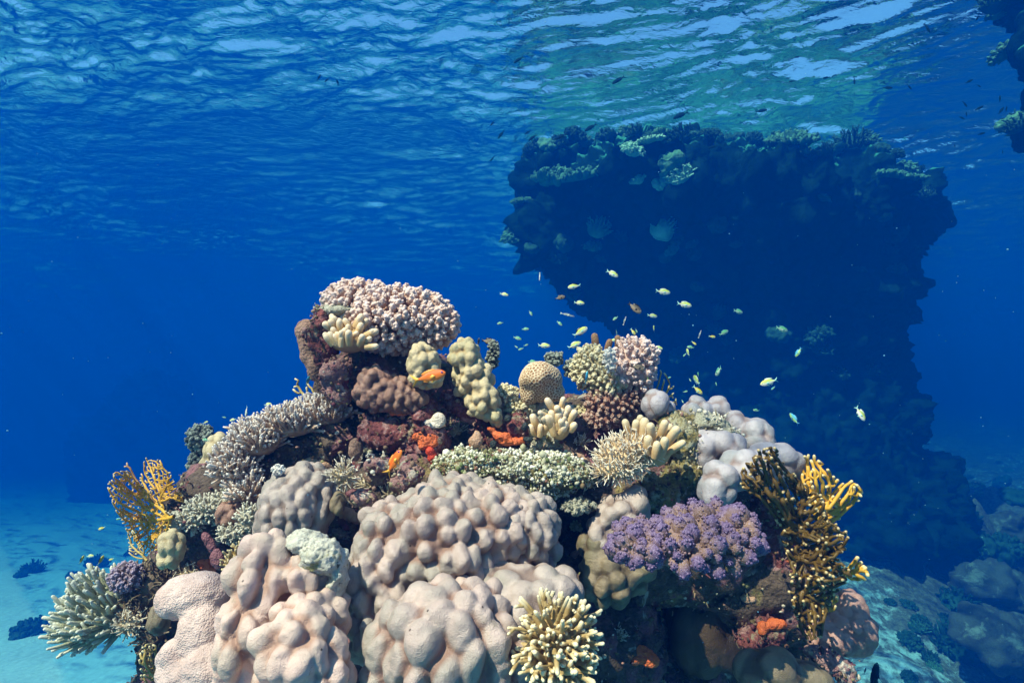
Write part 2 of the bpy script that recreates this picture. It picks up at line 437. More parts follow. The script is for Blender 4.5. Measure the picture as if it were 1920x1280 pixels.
def cauliflower(name, mat, lobes, n, club, seed, keep=lambda d: True, warts=14, wart=0.30, parent=None, stretch=1.25, sink=0.5):
    """bushy coral: warty clubs packed over the outside of the lobes, on a dark core"""
    mb = MB(); rg = np.random.default_rng(seed)
    for c, r, rot in lobes:
        c = np.asarray(c); r = np.asarray(r)
        blob(mb, c, r * 0.8, 3, 0.0, rot)
        m = int(n * (np.prod(r) ** (2 / 3)) / max(np.prod(q[1]) ** (2 / 3) for q in lobes))
        for d in dome_dirs(m, seed):
            p = d * r; nrm = d / r; nrm = nrm / np.linalg.norm(nrm)
            if rot is not None: p = rot @ p; nrm = rot @ nrm
            if not keep(nrm): continue
            q = c + p
            if any((((q - np.asarray(c2)) @ (rot2 if rot2 is not None else np.eye(3)) / np.asarray(r2)) ** 2).sum() < 0.80 for c2, r2, rot2 in lobes if c2 is not lobes[0][0] or c is not np.asarray(lobes[0][0])) and False: continue
            a = club * rg.uniform(0.6, 1.3); dirn = nrm + rg.normal(0, 0.16, 3) + np.array([0, 0, 0.18]); dirn /= np.linalg.norm(dirn)
            x, y, z = frame(dirn); Rm = np.stack([x, y, z], 1)
            o = q - dirn * a * sink + dirn * a * rg.uniform(-0.3, 0.35)
            V, Fc = ico(2); v = V * np.array([a * 0.62, a * 0.62 * rg.uniform(0.8, 1.5), a * stretch])
            tone = rg.uniform(0.72, 1.12); tp = tone * np.clip((V[:, 2] + 0.2) / 1.1, 0, 1); mb.add(v @ Rm.T + o, Fc, None, tp)
            for w in dome_dirs(warts * 2, int(rg.integers(1e6)), 0.6):
                if w[2] < -0.15: continue
                pw = w * np.array([a * 0.62, a * 0.62, a * stretch]) * 0.98
                s = a * wart * rg.uniform(0.75, 1.2)
                blob(mb, Rm @ pw + o, s, 1, tone * (np.clip(0.35 + 0.65 * w[2], 0, 1) + 0.15))
    return mb.build(name, mat, parent)

def fingers(mb, base, direction, L, r, rg, bend=0.25, up=0.3, n=8, seg=6, taper=0.75, rough=0.08, corallites=0, sub=0, swell=0.0):
    d = direction / np.linalg.norm(direction); P = [np.asarray(base, float)]
    step = L / (seg - 1); cur = d.copy(); bd = rg.normal(0, bend, 3)
    for k in range(seg - 1):
        cur = cur + (bd + np.array([0, 0, up])) / seg; cur /= np.linalg.norm(cur); P.append(P[-1] + cur * step)
    P = np.array(P); rad = r * np.linspace(1, taper, seg) * (1 + swell * np.sin(np.linspace(0, 3.14, seg) * 0.9))
    tube(mb, P, rad, n, 0, 1, rough=rough)
    for q in range(corallites):
        t = rg.uniform(0.15, 0.98); i = int(t * (seg - 1)); p = P[i] + (P[min(i + 1, seg - 1)] - P[i]) * (t * (seg - 1) - i)
        x, y, z = frame(cur); a = rg.uniform(0, 6.28); o = x * math.cos(a) + y * math.sin(a)
        blob(mb, p + o * r * 0.85, r * rg.uniform(0.28, 0.42), 1, t)
    for q in range(sub):
        i = int(rg.integers(1, seg - 1)); x, y, z = frame(cur); a = rg.uniform(0, 6.28)
        dd = cur * 0.8 + x * math.cos(a) + y * math.sin(a)
        fingers(mb, P[i], dd, L * rg.uniform(0.3, 0.5), r * 0.8, rg, bend, up, n, 4, taper, rough)

def bush(name, mat, lobes, n, L, r, seed, keep=lambda d: True, lean=(0, 0, 0.4), taper=0.65, corallites=0, sub=1, bend=0.25, core=0.86, parent=None, rough=0.14, nseg=7, up=0.3, swell=0.0):
    """branching coral: fingers growing out of the skin of lobes"""
    mb = MB(); rg = np.random.default_rng(seed); lean = np.asarray(lean)
    big = max(np.prod(q[1]) ** (2 / 3) for q in lobes)
    for c, rr, rot in lobes:
        c = np.asarray(c); rr = np.asarray(rr); blob(mb, c, rr * core, 3, 0.0, rot, 0.06)
        for d in dome_dirs(int(n * np.prod(rr) ** (2 / 3) / big), seed):
            p = d * rr * core; nrm = d / rr; nrm /= np.linalg.norm(nrm)
            if rot is not None: p = rot @ p; nrm = rot @ nrm
            if not keep(nrm): continue
            fingers(mb, c + p * 0.94, nrm + lean + rg.normal(0, 0.15, 3), L * rg.uniform(0.5, 1.25), r * rg.uniform(0.72, 1.2), rg, bend, up, nseg, 6, taper, rough, corallites, int(rg.integers(0, sub + 1)), swell)
    return mb.build(name, mat, parent)

def in_poly(P, poly):
    x, y = P[:, 0], P[:, 1]; c = np.zeros(len(P), bool); n = len(poly)
    for i in range(n):
        x0, y0 = poly[i]; x1, y1 = poly[(i + 1) % n]
        m = ((y0 > y) != (y1 > y)); t = (x1 - x0) * (y - y0) / ((y1 - y0) if y1 != y0 else 1e-9) + x0
        c ^= m & (x < t)
    return c
def grow(poly, roots, n_attr, step, infl, kill, seed):
    """space colonisation inside a polygon -> nodes (2D), parent index"""
    rg = np.random.default_rng(seed); poly = np.asarray(poly, float)
    lo, hi = poly.min(0), poly.max(0); A = rg.uniform(lo, hi, (n_attr * 4, 2)); A = A[in_poly(A, poly)][:n_attr]
    N = [np.array(r, float) for r in roots]; Pn = [-1] * len(roots)
    for it in range(400):
        if len(A) == 0: break
        NA = np.array(N); d = ((A[:, None] - NA[None]) ** 2).sum(2); j = d.argmin(1); dm = np.sqrt(d[np.arange(len(A)), j])
        act = dm < infl
        if not act.any():
            act = dm <= dm.min() + 1e-6
        added = False
        for k in np.unique(j[act]):
            v = A[act & (j == k)] - NA[k]; v = (v / (np.linalg.norm(v, axis=1, keepdims=True) + 1e-9)).sum(0)
            l = np.linalg.norm(v)
            if l < 1e-3: continue
            p = NA[k] + v / l * step + rg.normal(0, step * 0.12, 2)
            if ((NA - p) ** 2).sum(1).min() < (step * 0.35) ** 2: continue
            N.append(p); Pn.append(int(k)); added = True
        NA = np.array(N); d = ((A[:, None] - NA[None, -max(1, len(N)):]) ** 2).sum(2).min(1); A = A[np.sqrt(d) > kill]
        if not added: break
    return np.array(N), np.array(Pn)
def fan(name, mat, poly, roots, Y, step=7, infl=40, kill=9, n_attr=900, r0=2.0, pw=0.42, rmax=9, curve=0.0, tilt=0.0, seed=1, parent=None, bumpy=0.12, joins=0.0, wob=3.0, tipf=1.0, nseg=6, prune=0.0):
    """net-like fan of forking branches; outline given where it is seen at distance Y, grown as a curved sheet"""
    N, Pn = grow(poly, roots, n_attr, step, infl, kill, seed); rg = np.random.default_rng(seed)
    kids = [[] for _ in N]
    for i, p in enumerate(Pn):
        if p >= 0: kids[p].append(i)
    w = np.zeros(len(N)); dist = np.zeros(len(N))
    for i in range(len(N) - 1, -1, -1):
        w[i] = (1 if not kids[i] else sum(w[k] for k in kids[i])); dist[i] = 0 if not kids[i] else 1 + min(dist[k] for k in kids[i])
    rad = np.minimum(r0 * w ** pw * 1.0, rmax)
    c0 = np.mean(poly, axis=0); sc = np.ptp(np.asarray(poly)[:, 0]) / 2
    def P3(i):
        x, y = N[i]; u = (x - c0[0]) / sc
        dy = curve * u * u + tilt * u + 0.02 * math.sin(x * 0.05 + seed) + zoff[i]
        return at(x, y, Y + dy)
    zoff = np.zeros(len(N))
    for i, p in enumerate(Pn):
        if p >= 0: zoff[i] = zoff[p] * 0.97 + rg.normal(0, wob / F * Y)
    P = np.array([P3(i) for i in range(len(N))]); rw = rad / F * Y
    tp = np.clip(1 - dist / (2.2 * tipf), 0, 1)
    mb = MB()
    for i in range(len(N)):
        for q, k in enumerate(kids[i]):
            if q > 0 or Pn[i] < 0 or len(kids[Pn[i]]) > 1 and kids[Pn[i]][0] != i or True:
                if not (q == 0 and Pn[i] >= 0):
                    chain = [i, k]
                    while kids[chain[-1]]: chain.append(kids[chain[-1]][0])
                    if len(chain) == 2 and rg.random() < prune: continue
                    rr = rw[chain].copy(); rr[0] = min(rr[0], rw[chain[1]] * 1.1)
                    pts = P[chain]; t = tp[chain]
                    s0 = mb.n; tube(mb, pts, rr, nseg, 0, 1, rough=bumpy)
                    tt = np.concatenate([np.repeat(np.concatenate([t, [t[-1], t[-1]]]), nseg), [t[-1]]]); mb.T[-1] = tt
    if joins:
        d = ((N[:, None] - N[None]) ** 2).sum(2); ii, jj = np.where((d < (step * 2.4) ** 2) & (d > (step * 1.3) ** 2))
        for i, j in zip(ii, jj):
            if i < j and rg.random() < joins and dist[i] > 1 and dist[j] > 1 and Pn[i] != j and Pn[j] != i:
                tube(mb, np.array([P[i], (P[i] + P[j]) / 2, P[j]]), np.full(3, min(rw[i], rw[j]) * 0.8), 5, 0, 0, cap=False)
    return mb.build(name, mat, parent)

# ================================================================ coral and rock materials
def coral_mat(name, lo, hi, nscale=30, bscale=260, bstr=0.35, bdist=0.003, tip=None, tip0=0.55, tip1=0.95, rough=0.62, crease=None, spec=0.35, speck=None, dapple=None, scars=False):
    m, nt, b = nodes_of(name); co = objcoord(nt)
    c = ramp(nt, noise(nt, nscale, 5, 0.6, co), 0.32, 0.68, lo, hi)
    if dapple: c = mixc(nt, ramp(nt, noise(nt, 9, 3, 0.5, co), 0.45, 0.62, (0, 0, 0), (1, 1, 1)), c, dapple)
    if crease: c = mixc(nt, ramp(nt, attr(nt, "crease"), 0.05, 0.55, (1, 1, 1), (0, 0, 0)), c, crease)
    if scars:
        c = mixc(nt, ramp(nt, noise(nt, 5.0, 5, 0.65, co), 0.60, 0.68, (0, 0, 0), (0.55, 0.55, 0.55)), c, (hi[0] * 1.12, hi[1] * 1.02, hi[2] * 0.98))
        c = mixc(nt, ramp(nt, noise(nt, 38, 6, 0.7, co, 0.8), 0.63, 0.68, (0, 0, 0), (0.6, 0.6, 0.6)), c, (lo[0] * 0.55, lo[1] * 0.6, lo[2] * 0.5))
        c = mixc(nt, ramp(nt, voro(nt, 17, co), 0.030, 0.055, (1, 1, 1), (0, 0, 0)), c, (0.05, 0.03, 0.02))
        c = mixc(nt, ramp(nt, voro(nt, 330, co), 0.12, 0.30, (0.45, 0.45, 0.45), (0, 0, 0)), c, (lo[0] * 0.6, lo[1] * 0.55, lo[2] * 0.5))
    if tip: c = mixc(nt, ramp(nt, attr(nt, "tip"), tip0, tip1, (0, 0, 0), (1, 1, 1)), c, tip)
    if speck: c = mixc(nt, ramp(nt, voro(nt, bscale, co), 0.18, 0.4, (1, 1, 1), (0, 0, 0)), c, speck)
    nt.links.new(c, b.inputs["Base Color"]); b.inputs["Roughness"].default_value = rough; b.inputs["Specular IOR Level"].default_value = spec
    if bstr: bump(nt, b, voro(nt, bscale, co), bstr, bdist); bump(nt, b, noise(nt, bscale * 0.3, 4, 0.6, co), bstr, bdist * 2)
    return m
def rock_mat(name, base, patches, bscale=60, scale=14, rough=0.85):
    """encrusted rock: blotches of different growths over a base"""
    m, nt, b = nodes_of(name); co = objcoord(nt)
    n0 = noise(nt, 45, 6, 0.7, co); c = ramp(nt, n0, 0.3, 0.7, base[0], base[1])
    for k, (col, sc, lo, hi) in enumerate(patches):
        mp = nd(nt, "ShaderNodeMapping"); mp.inputs["Location"].default_value = (3.1 * k, 1.7 * k, -2.3 * k); nt.links.new(co, mp.inputs[0])
        f = ramp(nt, noise(nt, sc, 5, 0.65, mp.outputs[0], 0.5), lo, hi, (0, 0, 0), (1, 1, 1))
        cc = mixc(nt, noise(nt, 90, 4, 0.6, co), tuple(x * 0.6 for x in col), tuple(min(1, x * 1.35) for x in col))
        c = mixc(nt, f, c, cc)
    nt.links.new(c, b.inputs["Base Color"]); b.inputs["Roughness"].default_value = rough
    bump(nt, b, noise(nt, bscale, 6, 0.7, co), 0.9, 0.02); bump(nt, b, voro(nt, bscale * 1.7, co), 0.6, 0.008)
    return m
# ================================================================ the near reef
def roty(deg):
    a = R(deg); c, s = math.cos(a), math.sin(a); return np.array([[c, 0, s], [0, 1, 0], [-s, 0, c]])
def front(n): return n @ VIEW > -0.35
def topside(n): return n[2] > -0.25 and n @ VIEW > -0.6

M_mound = rock_mat("reef_crust", ((0.05, 0.035, 0.025), (0.17, 0.12, 0.085)),
    [((0.30, 0.13, 0.14), 6, 0.52, 0.60), ((0.28, 0.22, 0.08), 8, 0.58, 0.66), ((0.42, 0.40, 0.33), 11, 0.60, 0.66), ((0.16, 0.035, 0.04), 9, 0.62, 0.68)])
M_maroon = rock_mat("maroon_crust", ((0.09, 0.022, 0.02), (0.30, 0.085, 0.08)),
    [((0.42, 0.24, 0.22), 16, 0.53, 0.60), ((0.36, 0.30, 0.20), 13, 0.60, 0.66), ((0.02, 0.015, 0.015), 12, 0.6, 0.66), ((0.52, 0.12, 0.03), 9, 0.63, 0.67), ((0.26, 0.22, 0.07), 14, 0.62, 0.68)])
M_pinkrock = rock_mat("pink_crust", ((0.22, 0.10, 0.10), (0.50, 0.30, 0.26)),
    [((0.52, 0.46, 0.24), 14, 0.52, 0.60), ((0.24, 0.05, 0.08), 22, 0.56, 0.62), ((0.68, 0.60, 0.50), 25, 0.6, 0.66)])
M_palerock = rock_mat("pale_algal_crust", ((0.26, 0.27, 0.18), (0.60, 0.58, 0.47)),
    [((0.24, 0.22, 0.06), 12, 0.55, 0.63), ((0.10, 0.09, 0.05), 20, 0.60, 0.66), ((0.72, 0.68, 0.58), 18, 0.6, 0.68)])
M_gold = rock_mat("golden_turf_crust", ((0.12, 0.10, 0.035), (0.34, 0.27, 0.08)),
    [((0.44, 0.43, 0.30), 13, 0.50, 0.58), ((0.03, 0.028, 0.015), 15, 0.58, 0.64)])
M_deadcrust = rock_mat("dead_coral_crust", ((0.55, 0.54, 0.42), (0.76, 0.74, 0.64)), [((0.40, 0.38, 0.16), 16, 0.60, 0.66), ((0.10, 0.10, 0.06), 40, 0.64, 0.68)])
M_brownslab = rock_mat("brown_slab", ((0.26, 0.15, 0.105), (0.44, 0.28, 0.20)), [((0.5, 0.42, 0.36), 14, 0.62, 0.68), ((0.16, 0.05, 0.06), 12, 0.6, 0.66)])

mound = rock("reef_rock", M_mound, [
    E(830, 1170, 2.05, 400, 250, 330), E(840, 1560, 2.0, 430, 480, 400), E(1230, 1290, 2.25, 190, 190, 130), E(800, 920, 2.05, 320, 150, 190), E(740, 770, 2.08, 135, 120, 115),
    E(1200, 960, 2.05, 210, 150, 190), E(1390, 1110, 2.06, 155, 190, 150), E(480, 960, 2.02, 150, 105, 120), E(360, 1090, 1.95, 85, 100, 100), E(1000, 820, 2.05, 130, 70, 110),
    E(1150, 780, 2.08, 90, 60, 60), E(420, 1270, 1.9, 150, 190, 150), E(840, 2150, 2.2, 520, 620, 480), ((-0.2, 2.5, -5.4), (1.5, 1.4, 2.6), None)], 0.02, 0.045, 6.0, 31)
tag(mound, kind="structure")

# --- massive lobed corals
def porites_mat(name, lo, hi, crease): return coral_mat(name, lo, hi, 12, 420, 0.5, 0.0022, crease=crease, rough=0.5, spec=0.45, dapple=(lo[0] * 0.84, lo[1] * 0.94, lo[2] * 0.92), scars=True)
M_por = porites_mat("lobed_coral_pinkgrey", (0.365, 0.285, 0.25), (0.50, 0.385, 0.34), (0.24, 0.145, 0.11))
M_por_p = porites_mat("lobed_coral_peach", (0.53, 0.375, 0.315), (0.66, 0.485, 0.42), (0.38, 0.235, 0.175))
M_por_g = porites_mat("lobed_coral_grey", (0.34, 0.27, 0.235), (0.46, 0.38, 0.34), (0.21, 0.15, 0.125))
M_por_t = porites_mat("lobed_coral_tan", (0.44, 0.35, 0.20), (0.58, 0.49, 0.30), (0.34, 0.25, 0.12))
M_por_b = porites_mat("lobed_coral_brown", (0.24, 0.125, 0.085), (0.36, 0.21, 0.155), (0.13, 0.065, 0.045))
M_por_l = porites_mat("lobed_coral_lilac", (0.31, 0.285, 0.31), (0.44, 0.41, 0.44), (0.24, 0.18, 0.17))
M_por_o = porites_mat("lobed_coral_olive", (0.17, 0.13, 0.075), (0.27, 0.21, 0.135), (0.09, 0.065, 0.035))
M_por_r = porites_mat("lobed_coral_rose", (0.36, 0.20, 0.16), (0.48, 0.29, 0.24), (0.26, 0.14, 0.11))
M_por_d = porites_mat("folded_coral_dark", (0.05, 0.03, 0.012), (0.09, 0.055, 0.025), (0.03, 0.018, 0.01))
CG = "lobed massive corals on the reef mound"
def porites(label, mat, lobes, knob, depth, voxel, seed, aniso=(1, 1, 0.62)):
    return tag(lobed("lobed_coral", mat, lobes, knob, depth, voxel, seed, aniso), label, "coral", CG)
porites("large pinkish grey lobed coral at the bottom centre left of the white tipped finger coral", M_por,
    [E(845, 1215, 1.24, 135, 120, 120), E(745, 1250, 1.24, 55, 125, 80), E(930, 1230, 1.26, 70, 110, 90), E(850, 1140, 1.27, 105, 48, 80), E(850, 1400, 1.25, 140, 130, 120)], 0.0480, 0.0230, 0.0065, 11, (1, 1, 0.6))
porites("biggest knobbly pinkish lobed coral in the middle of the reef below the crusted table", M_por,
    [E(725, 1080, 1.42, 72, 120, 90), E(835, 1020, 1.46, 115, 100, 110), E(930, 985, 1.5, 80, 75, 90), E(845, 935, 1.54, 85, 42, 80), E(750, 980, 1.5, 68, 52, 70), E(705, 1170, 1.36, 48, 70, 60), E(860, 1110, 1.5, 120, 60, 90)], 0.0376, 0.0242, 0.0065, 12)
porites("grey lobed coral dome beside a black crevice, right of the biggest knobbly coral", M_por_g,
    [E(985, 995, 1.5, 62, 72, 75), E(965, 950, 1.52, 36, 34, 50), E(1020, 1030, 1.5, 30, 42, 50)], 0.0344, 0.0196, 0.006, 13)
porites("smooth blue grey lobed coral mound right behind the white tipped finger coral", M_por_g,
    [E(1000, 1110, 1.36, 80, 48, 75), E(1045, 1110, 1.38, 40, 38, 60), E(940, 1100, 1.38, 60, 45, 60), E(1010, 1180, 1.3, 70, 70, 60)], 0.0560, 0.0172, 0.007, 14, (1, 1, 1))
pl = porites("peach coloured lobed coral with a dead white crusted top at the lower left", M_por_p,
    [E(500, 1085, 1.3, 62, 78, 75), E(578, 1075, 1.3, 42, 50, 60), E(462, 1195, 1.25, 46, 85, 70), E(600, 1150, 1.27, 60, 48, 60), E(480, 1290, 1.25, 70, 80, 70)], 0.0400, 0.0230, 0.006, 15, (1, 1, 0.58))
rock("dead_crust", M_deadcrust, [E(602, 1042, 1.27, 40, 36, 35), E(575, 1016, 1.30, 42, 18, 40), E(634, 1075, 1.28, 16, 45, 30)], 0.0045, 0.007, 44, 61, parent=pl)
porites("pale bulging lobed coral at the very bottom left of centre beside the peach coral", M_por_p,
    [E(565, 1215, 1.19, 85, 75, 80), E(560, 1160, 1.21, 58, 36, 50), E(600, 1260, 1.18, 60, 60, 60), E(540, 1330, 1.18, 100, 80, 80)], 0.0448, 0.0218, 0.006, 16, (1, 1, 0.6))
porites("grey brown lobed coral dome under the left branching table coral", M_por_g,
    [E(553, 955, 1.6, 66, 78, 75), E(598, 935, 1.62, 40, 52, 50), E(512, 980, 1.6, 30, 55, 45), E(572, 898, 1.62, 55, 28, 50)], 0.0336, 0.0149, 0.006, 17, (1, 1, 0.55))
porites("small smooth grey coral knob right of the grey brown dome", M_por_o, [E(634, 945, 1.56, 15, 23, 15)], 0.0240, 0.0046, 0.004, 18)
porites("olive lobed coral half in shade left of the purple coral", M_por_o,
    [E(1140, 1085, 1.6, 58, 50, 60), E(1190, 1060, 1.62, 40, 45, 50), E(1120, 1030, 1.62, 30, 40, 40)], 0.0496, 0.0184, 0.006, 19, (1, 1, 0.9))
porites("grey lobed coral head above the olive coral and left of the purple one", M_por_g,
    [E(1160, 965, 1.64, 46, 36, 50), E(1125, 1000, 1.62, 26, 38, 35), E(1190, 950, 1.66, 28, 35, 35)], 0.0464, 0.0138, 0.006, 20, (1, 1, 0.9))
porites("lilac grey lobed coral along the right skyline of the reef", M_por_l,
    [E(1308, 772, 1.95, 30, 30, 32), E(1345, 768, 1.95, 22, 24, 28), E(1385, 795, 1.9, 24, 26, 28), E(1420, 818, 1.85, 34, 34, 36), E(1350, 810, 1.95, 70, 26, 40)], 0.0627, 0.0137, 0.006, 21, (1, 1, 0.85))
porites("lilac grey lobed coral shoulder just below the pale bare boulder", M_por_l,
    [E(1322, 845, 1.8, 34, 44, 40), E(1362, 838, 1.78, 34, 30, 36), E(1312, 870, 1.82, 24, 34, 30)], 0.0582, 0.0137, 0.006, 22, (1, 1, 0.58))
porites("blue grey lobed coral lobe directly behind the golden fire coral", M_por_l,
    [E(1400, 880, 1.7, 48, 40, 40), E(1348, 905, 1.66, 34, 40, 36), E(1450, 865, 1.74, 52, 36, 40), E(1490, 885, 1.75, 22, 28, 26), E(1335, 930, 1.66, 22, 34, 30)], 0.0672, 0.0146, 0.006, 23, (1, 1, 0.9))
porites("round grey coral ball below the thin yellow fire coral on the right", M_por_l, [E(1229, 760, 1.85, 28, 30, 28), E(1256, 768, 1.87, 13, 18, 15)], 0.0480, 0.0069, 0.005, 24, (1, 1, 0.9))
porites("shorter tan knobbly coral behind the upper orange fish", M_por_t, [E(796, 682, 1.72, 31, 40, 30), E(800, 706, 1.72, 34, 26, 30)], 0.0272, 0.0115, 0.0045, 25, (1, 1, 0.8))
porites("tall tan knobbly coral right of the upper orange fish", M_por_t,
    [E(872, 668, 1.78, 31, 36, 32), E(888, 712, 1.78, 40, 44, 36), E(905, 752, 1.76, 32, 36, 30), E(930, 778, 1.75, 13, 20, 18)], 0.0288, 0.0138, 0.005, 26, (1, 1, 0.8))
porites("chocolate brown coral crust of small knobs under the summit", M_por_b, [E(722, 738, 1.735, 62, 36, 28), E(700, 715, 1.735, 30, 30, 24), E(765, 750, 1.725, 36, 26, 24)], 0.024, 0.010, 0.0045, 27, (1, 1, 0.6))
porites("smooth rose pink lobed coral at the right foot of the reef", M_por_r,
    [E(1592, 1178, 1.7, 48, 42, 44), E(1560, 1195, 1.68, 46, 30, 40), E(1592, 1140, 1.72, 30, 34, 34), E(1600, 1205, 1.68, 34, 22, 30)], 0.0272, 0.0057, 0.006, 28, (1, 1, 0.8))
porites("dim grey green lobed coral at the bottom edge right of the crevice", M_por_o, [E(1440, 1262, 1.5, 60, 44, 50), E(1510, 1272, 1.52, 44, 30, 40)], 0.07, 0.010, 0.007, 29, (1, 1, 0.9))
porites("small brown lobed coral beside the left dome under the table coral", M_por_b, [E(432, 965, 1.7, 26, 26, 25), E(455, 975, 1.7, 22, 20, 20)], 0.0240, 0.0092, 0.005, 30)
porites("small pale yellow knobbly coral under the left golden fan", M_por_t, [E(322, 1022, 1.58, 23, 28, 24), E(318, 1046, 1.58, 22, 20, 22)], 0.026, 0.008, 0.0045, 31)
porites("smooth dark brown folded coral in the shaded crevice under the purple coral", M_por_d, [E(1325, 1190, 1.86, 66, 80, 30), E(1370, 1218, 1.84, 30, 48, 22), E(1285, 1165, 1.9, 42, 44, 24)], 0.11, 0.012, 0.007, 32, (1.2, 1, 0.35))
porites("greenish lobed coral lump on the left skyline behind the table coral", M_por_t, [E(408, 846, 2.15, 22, 34, 24), E(392, 880, 2.15, 16, 34, 20)], 0.0400, 0.0115, 0.006, 33)
porites("low grey coral lump under the pale soft looking coral at the lower left", M_por_o, [E(300, 1160, 1.62, 20, 30, 22)], 0.0320, 0.0069, 0.006, 34)

M_soft = coral_mat("velvet_coral", (0.47, 0.34, 0.30), (0.63, 0.49, 0.44), 26, 260, 0.6, 0.004, rough=0.75, spec=0.2)
tag(lobed("velvet_coral", M_soft, [E(372, 1118, 1.36, 58, 42, 46), E(332, 1122, 1.36, 38, 40, 40), E(382, 1195, 1.33, 46, 70, 42), E(326, 1228, 1.31, 30, 28, 30), E(400, 1265, 1.3, 62, 60, 50), E(345, 1270, 1.3, 50, 40, 40)], 0.075, 0.008, 0.0048, 41, (1, 1, 0.8), fine=0.0018),
    "pale pink velvety coral with smooth folded lobes at the lower left", "coral")

# --- honeycomb coral
def honeycomb():
    V, N, fc = remesh_lobes([E(1012, 712, 1.84, 46, 38, 40), E(1042, 734, 1.83, 20, 22, 20), E(990, 728, 1.84, 20, 32, 26)], 0.0028, 6)
    V = V + N * (0.011 * vnoise(V * 13, 5) + 0.004 * vnoise(V * 30, 3))[:, None]
    V = V - N * (0.020 * np.exp(-((V - at(1038, 728, 1.77)) ** 2).sum(1) / 0.026 ** 2) + 0.012 * np.exp(-((V - at(985, 735, 1.78)) ** 2).sum(1) / 0.03 ** 2))[:, None]
    W = V + 0.0022 * np.stack([vnoise(V * 70, 11), vnoise(V * 70, 12), vnoise(V * 70, 13)], 1) + 0.006 * np.stack([vnoise(V * 20, 14), vnoise(V * 20, 15), vnoise(V * 20, 16)], 1)
    S = W[sites_on(W, 0.0070, 3, np.ones(3))]; f1, f2, ii = f1f2(W, S); e = np.clip((f2 - f1) / 0.005, 0, 1)
    V = V - N * (0.0034 * e)[:, None]
    m, nt, b = nodes_of("honeycomb_coral"); 
    c = ramp(nt, attr(nt, "pit"), 0.1, 0.75, (0.74, 0.62, 0.42), (0.24, 0.12, 0.045))
    nt.links.new(c, b.inputs["Base Color"]); b.inputs["Roughness"].default_value = 0.65
    tag(mesh_from("honeycomb_coral", V, fc, m, attrs={"pit": e}), "round honeycomb patterned cream coral on the right of the summit", "coral")
honeycomb()

# --- bushy corals
M_caul = coral_mat("cauliflower_coral_pink", (0.40, 0.24, 0.16), (0.50, 0.31, 0.22), 30, 500, 0.3, 0.002, tip=(0.70, 0.56, 0.50), tip0=0.35, tip1=1.0)
M_purp = coral_mat("cauliflower_coral_purple", (0.17, 0.10, 0.07), (0.25, 0.16, 0.11), 30, 430, 0.4, 0.002, tip=(0.115, 0.075, 0.165), tip0=0.45, tip1=0.9, speck=(0.34, 0.27, 0.40))
M_dkc = coral_mat("cauliflower_coral_dark", (0.05, 0.06, 0.05), (0.10, 0.11, 0.09), 30, 400, 0.4, 0.003, tip=(0.30, 0.34, 0.28), tip0=0.6, tip1=1.1)
M_lil = coral_mat("cauliflower_coral_lilac", (0.22, 0.15, 0.15), (0.30, 0.22, 0.24), 30, 400, 0.4, 0.003, tip=(0.40, 0.32, 0.42), tip0=0.5, tip1=1.0)
M_white = coral_mat("bleached_coral", (0.60, 0.58, 0.52), (0.78, 0.76, 0.70), 30, 400, 0.4, 0.002)
M_palep = coral_mat("branching_coral_palepink", (0.50, 0.35, 0.29), (0.62, 0.46, 0.40), 30, 400, 0.4, 0.002, tip=(0.72, 0.58, 0.54), tip0=0.5)
M_yel = coral_mat("branching_coral_cream", (0.38, 0.31, 0.16), (0.54, 0.47, 0.28), 30, 400, 0.4, 0.002, tip=(0.62, 0.57, 0.38), tip0=0.5)
def bushy(label, *a, cat="coral", group="bushy corals on the reef", name="cauliflower_coral", **k): return tag(cauliflower(name, *a, **k), label, cat, group)
bushy("large pale pink cauliflower coral crowning the reef summit", M_caul, [E(745, 602, 1.9, 108, 60, 80), E(680, 575, 1.93, 70, 46, 70), E(805, 612, 1.88, 50, 42, 60)], 430, 0.0165, 51, keep=front, warts=11, wart=0.30)
bushy("purple cauliflower coral overhanging the dark crevice on the right", M_purp, [E(1285, 1022, 1.38, 115, 46, 80), E(1195, 1022, 1.37, 52, 36, 60), E(1380, 1004, 1.38, 44, 40, 56), E(1325, 985, 1.42, 80, 32, 60)], 115, 0.026, 52, keep=lambda n: front(n) and n[2] > -0.75, warts=24, wart=0.13, stretch=1.15)
bushy("small lilac cauliflower coral on the left above the green finger coral", M_lil, [E(238, 1082, 1.7, 28, 24, 26)], 110, 0.009, 53, keep=front)
bushy("dark green coral tuft behind the honeycomb coral", M_dkc, [E(1038, 674, 2.1, 15, 12, 14)], 60, 0.011, 54, keep=front)
bushy("dark little coral tuft between honeycomb coral and the branching bush", M_dkc, [E(1072, 690, 2.1, 13, 14, 12)], 60, 0.010, 55, keep=front)
bushy("dark coral tuft peeking out behind the tall tan coral", M_dkc, [E(925, 665, 2.0, 9, 24, 12)], 60, 0.010, 56, keep=front)
bushy("dark bushy coral on the left skyline", M_dkc, [E(378, 822, 2.25, 22, 22, 22), E(375, 870, 2.25, 16, 30, 20)], 110, 0.013, 57, keep=front)
bushy("pale green crusty coral clump left of the honeycomb coral", M_yel, [E(950, 740, 1.85, 20, 18, 18), E(975, 765, 1.85, 28, 14, 20)], 90, 0.010, 58, keep=front)
bushy("cream and brown cauliflower coral right of the honeycomb coral", M_yel, [E(1108, 690, 1.98, 34, 40, 36), E(1140, 715, 1.96, 36, 32, 36)], 150, 0.0125, 59, keep=front, stretch=1.5)
bushy("brown dead lower half of the branching bush, hanging over a hole", coral_mat("dead_branch_crust", (0.22, 0.10, 0.07), (0.38, 0.21, 0.15), 60, 300, 0.5, 0.003, tip=(0.42, 0.30, 0.24), tip0=0.6), [E(1150, 755, 1.95, 52, 36, 36), E(1130, 785, 1.94, 36, 18, 26)], 170, 0.0105, 60, keep=front)
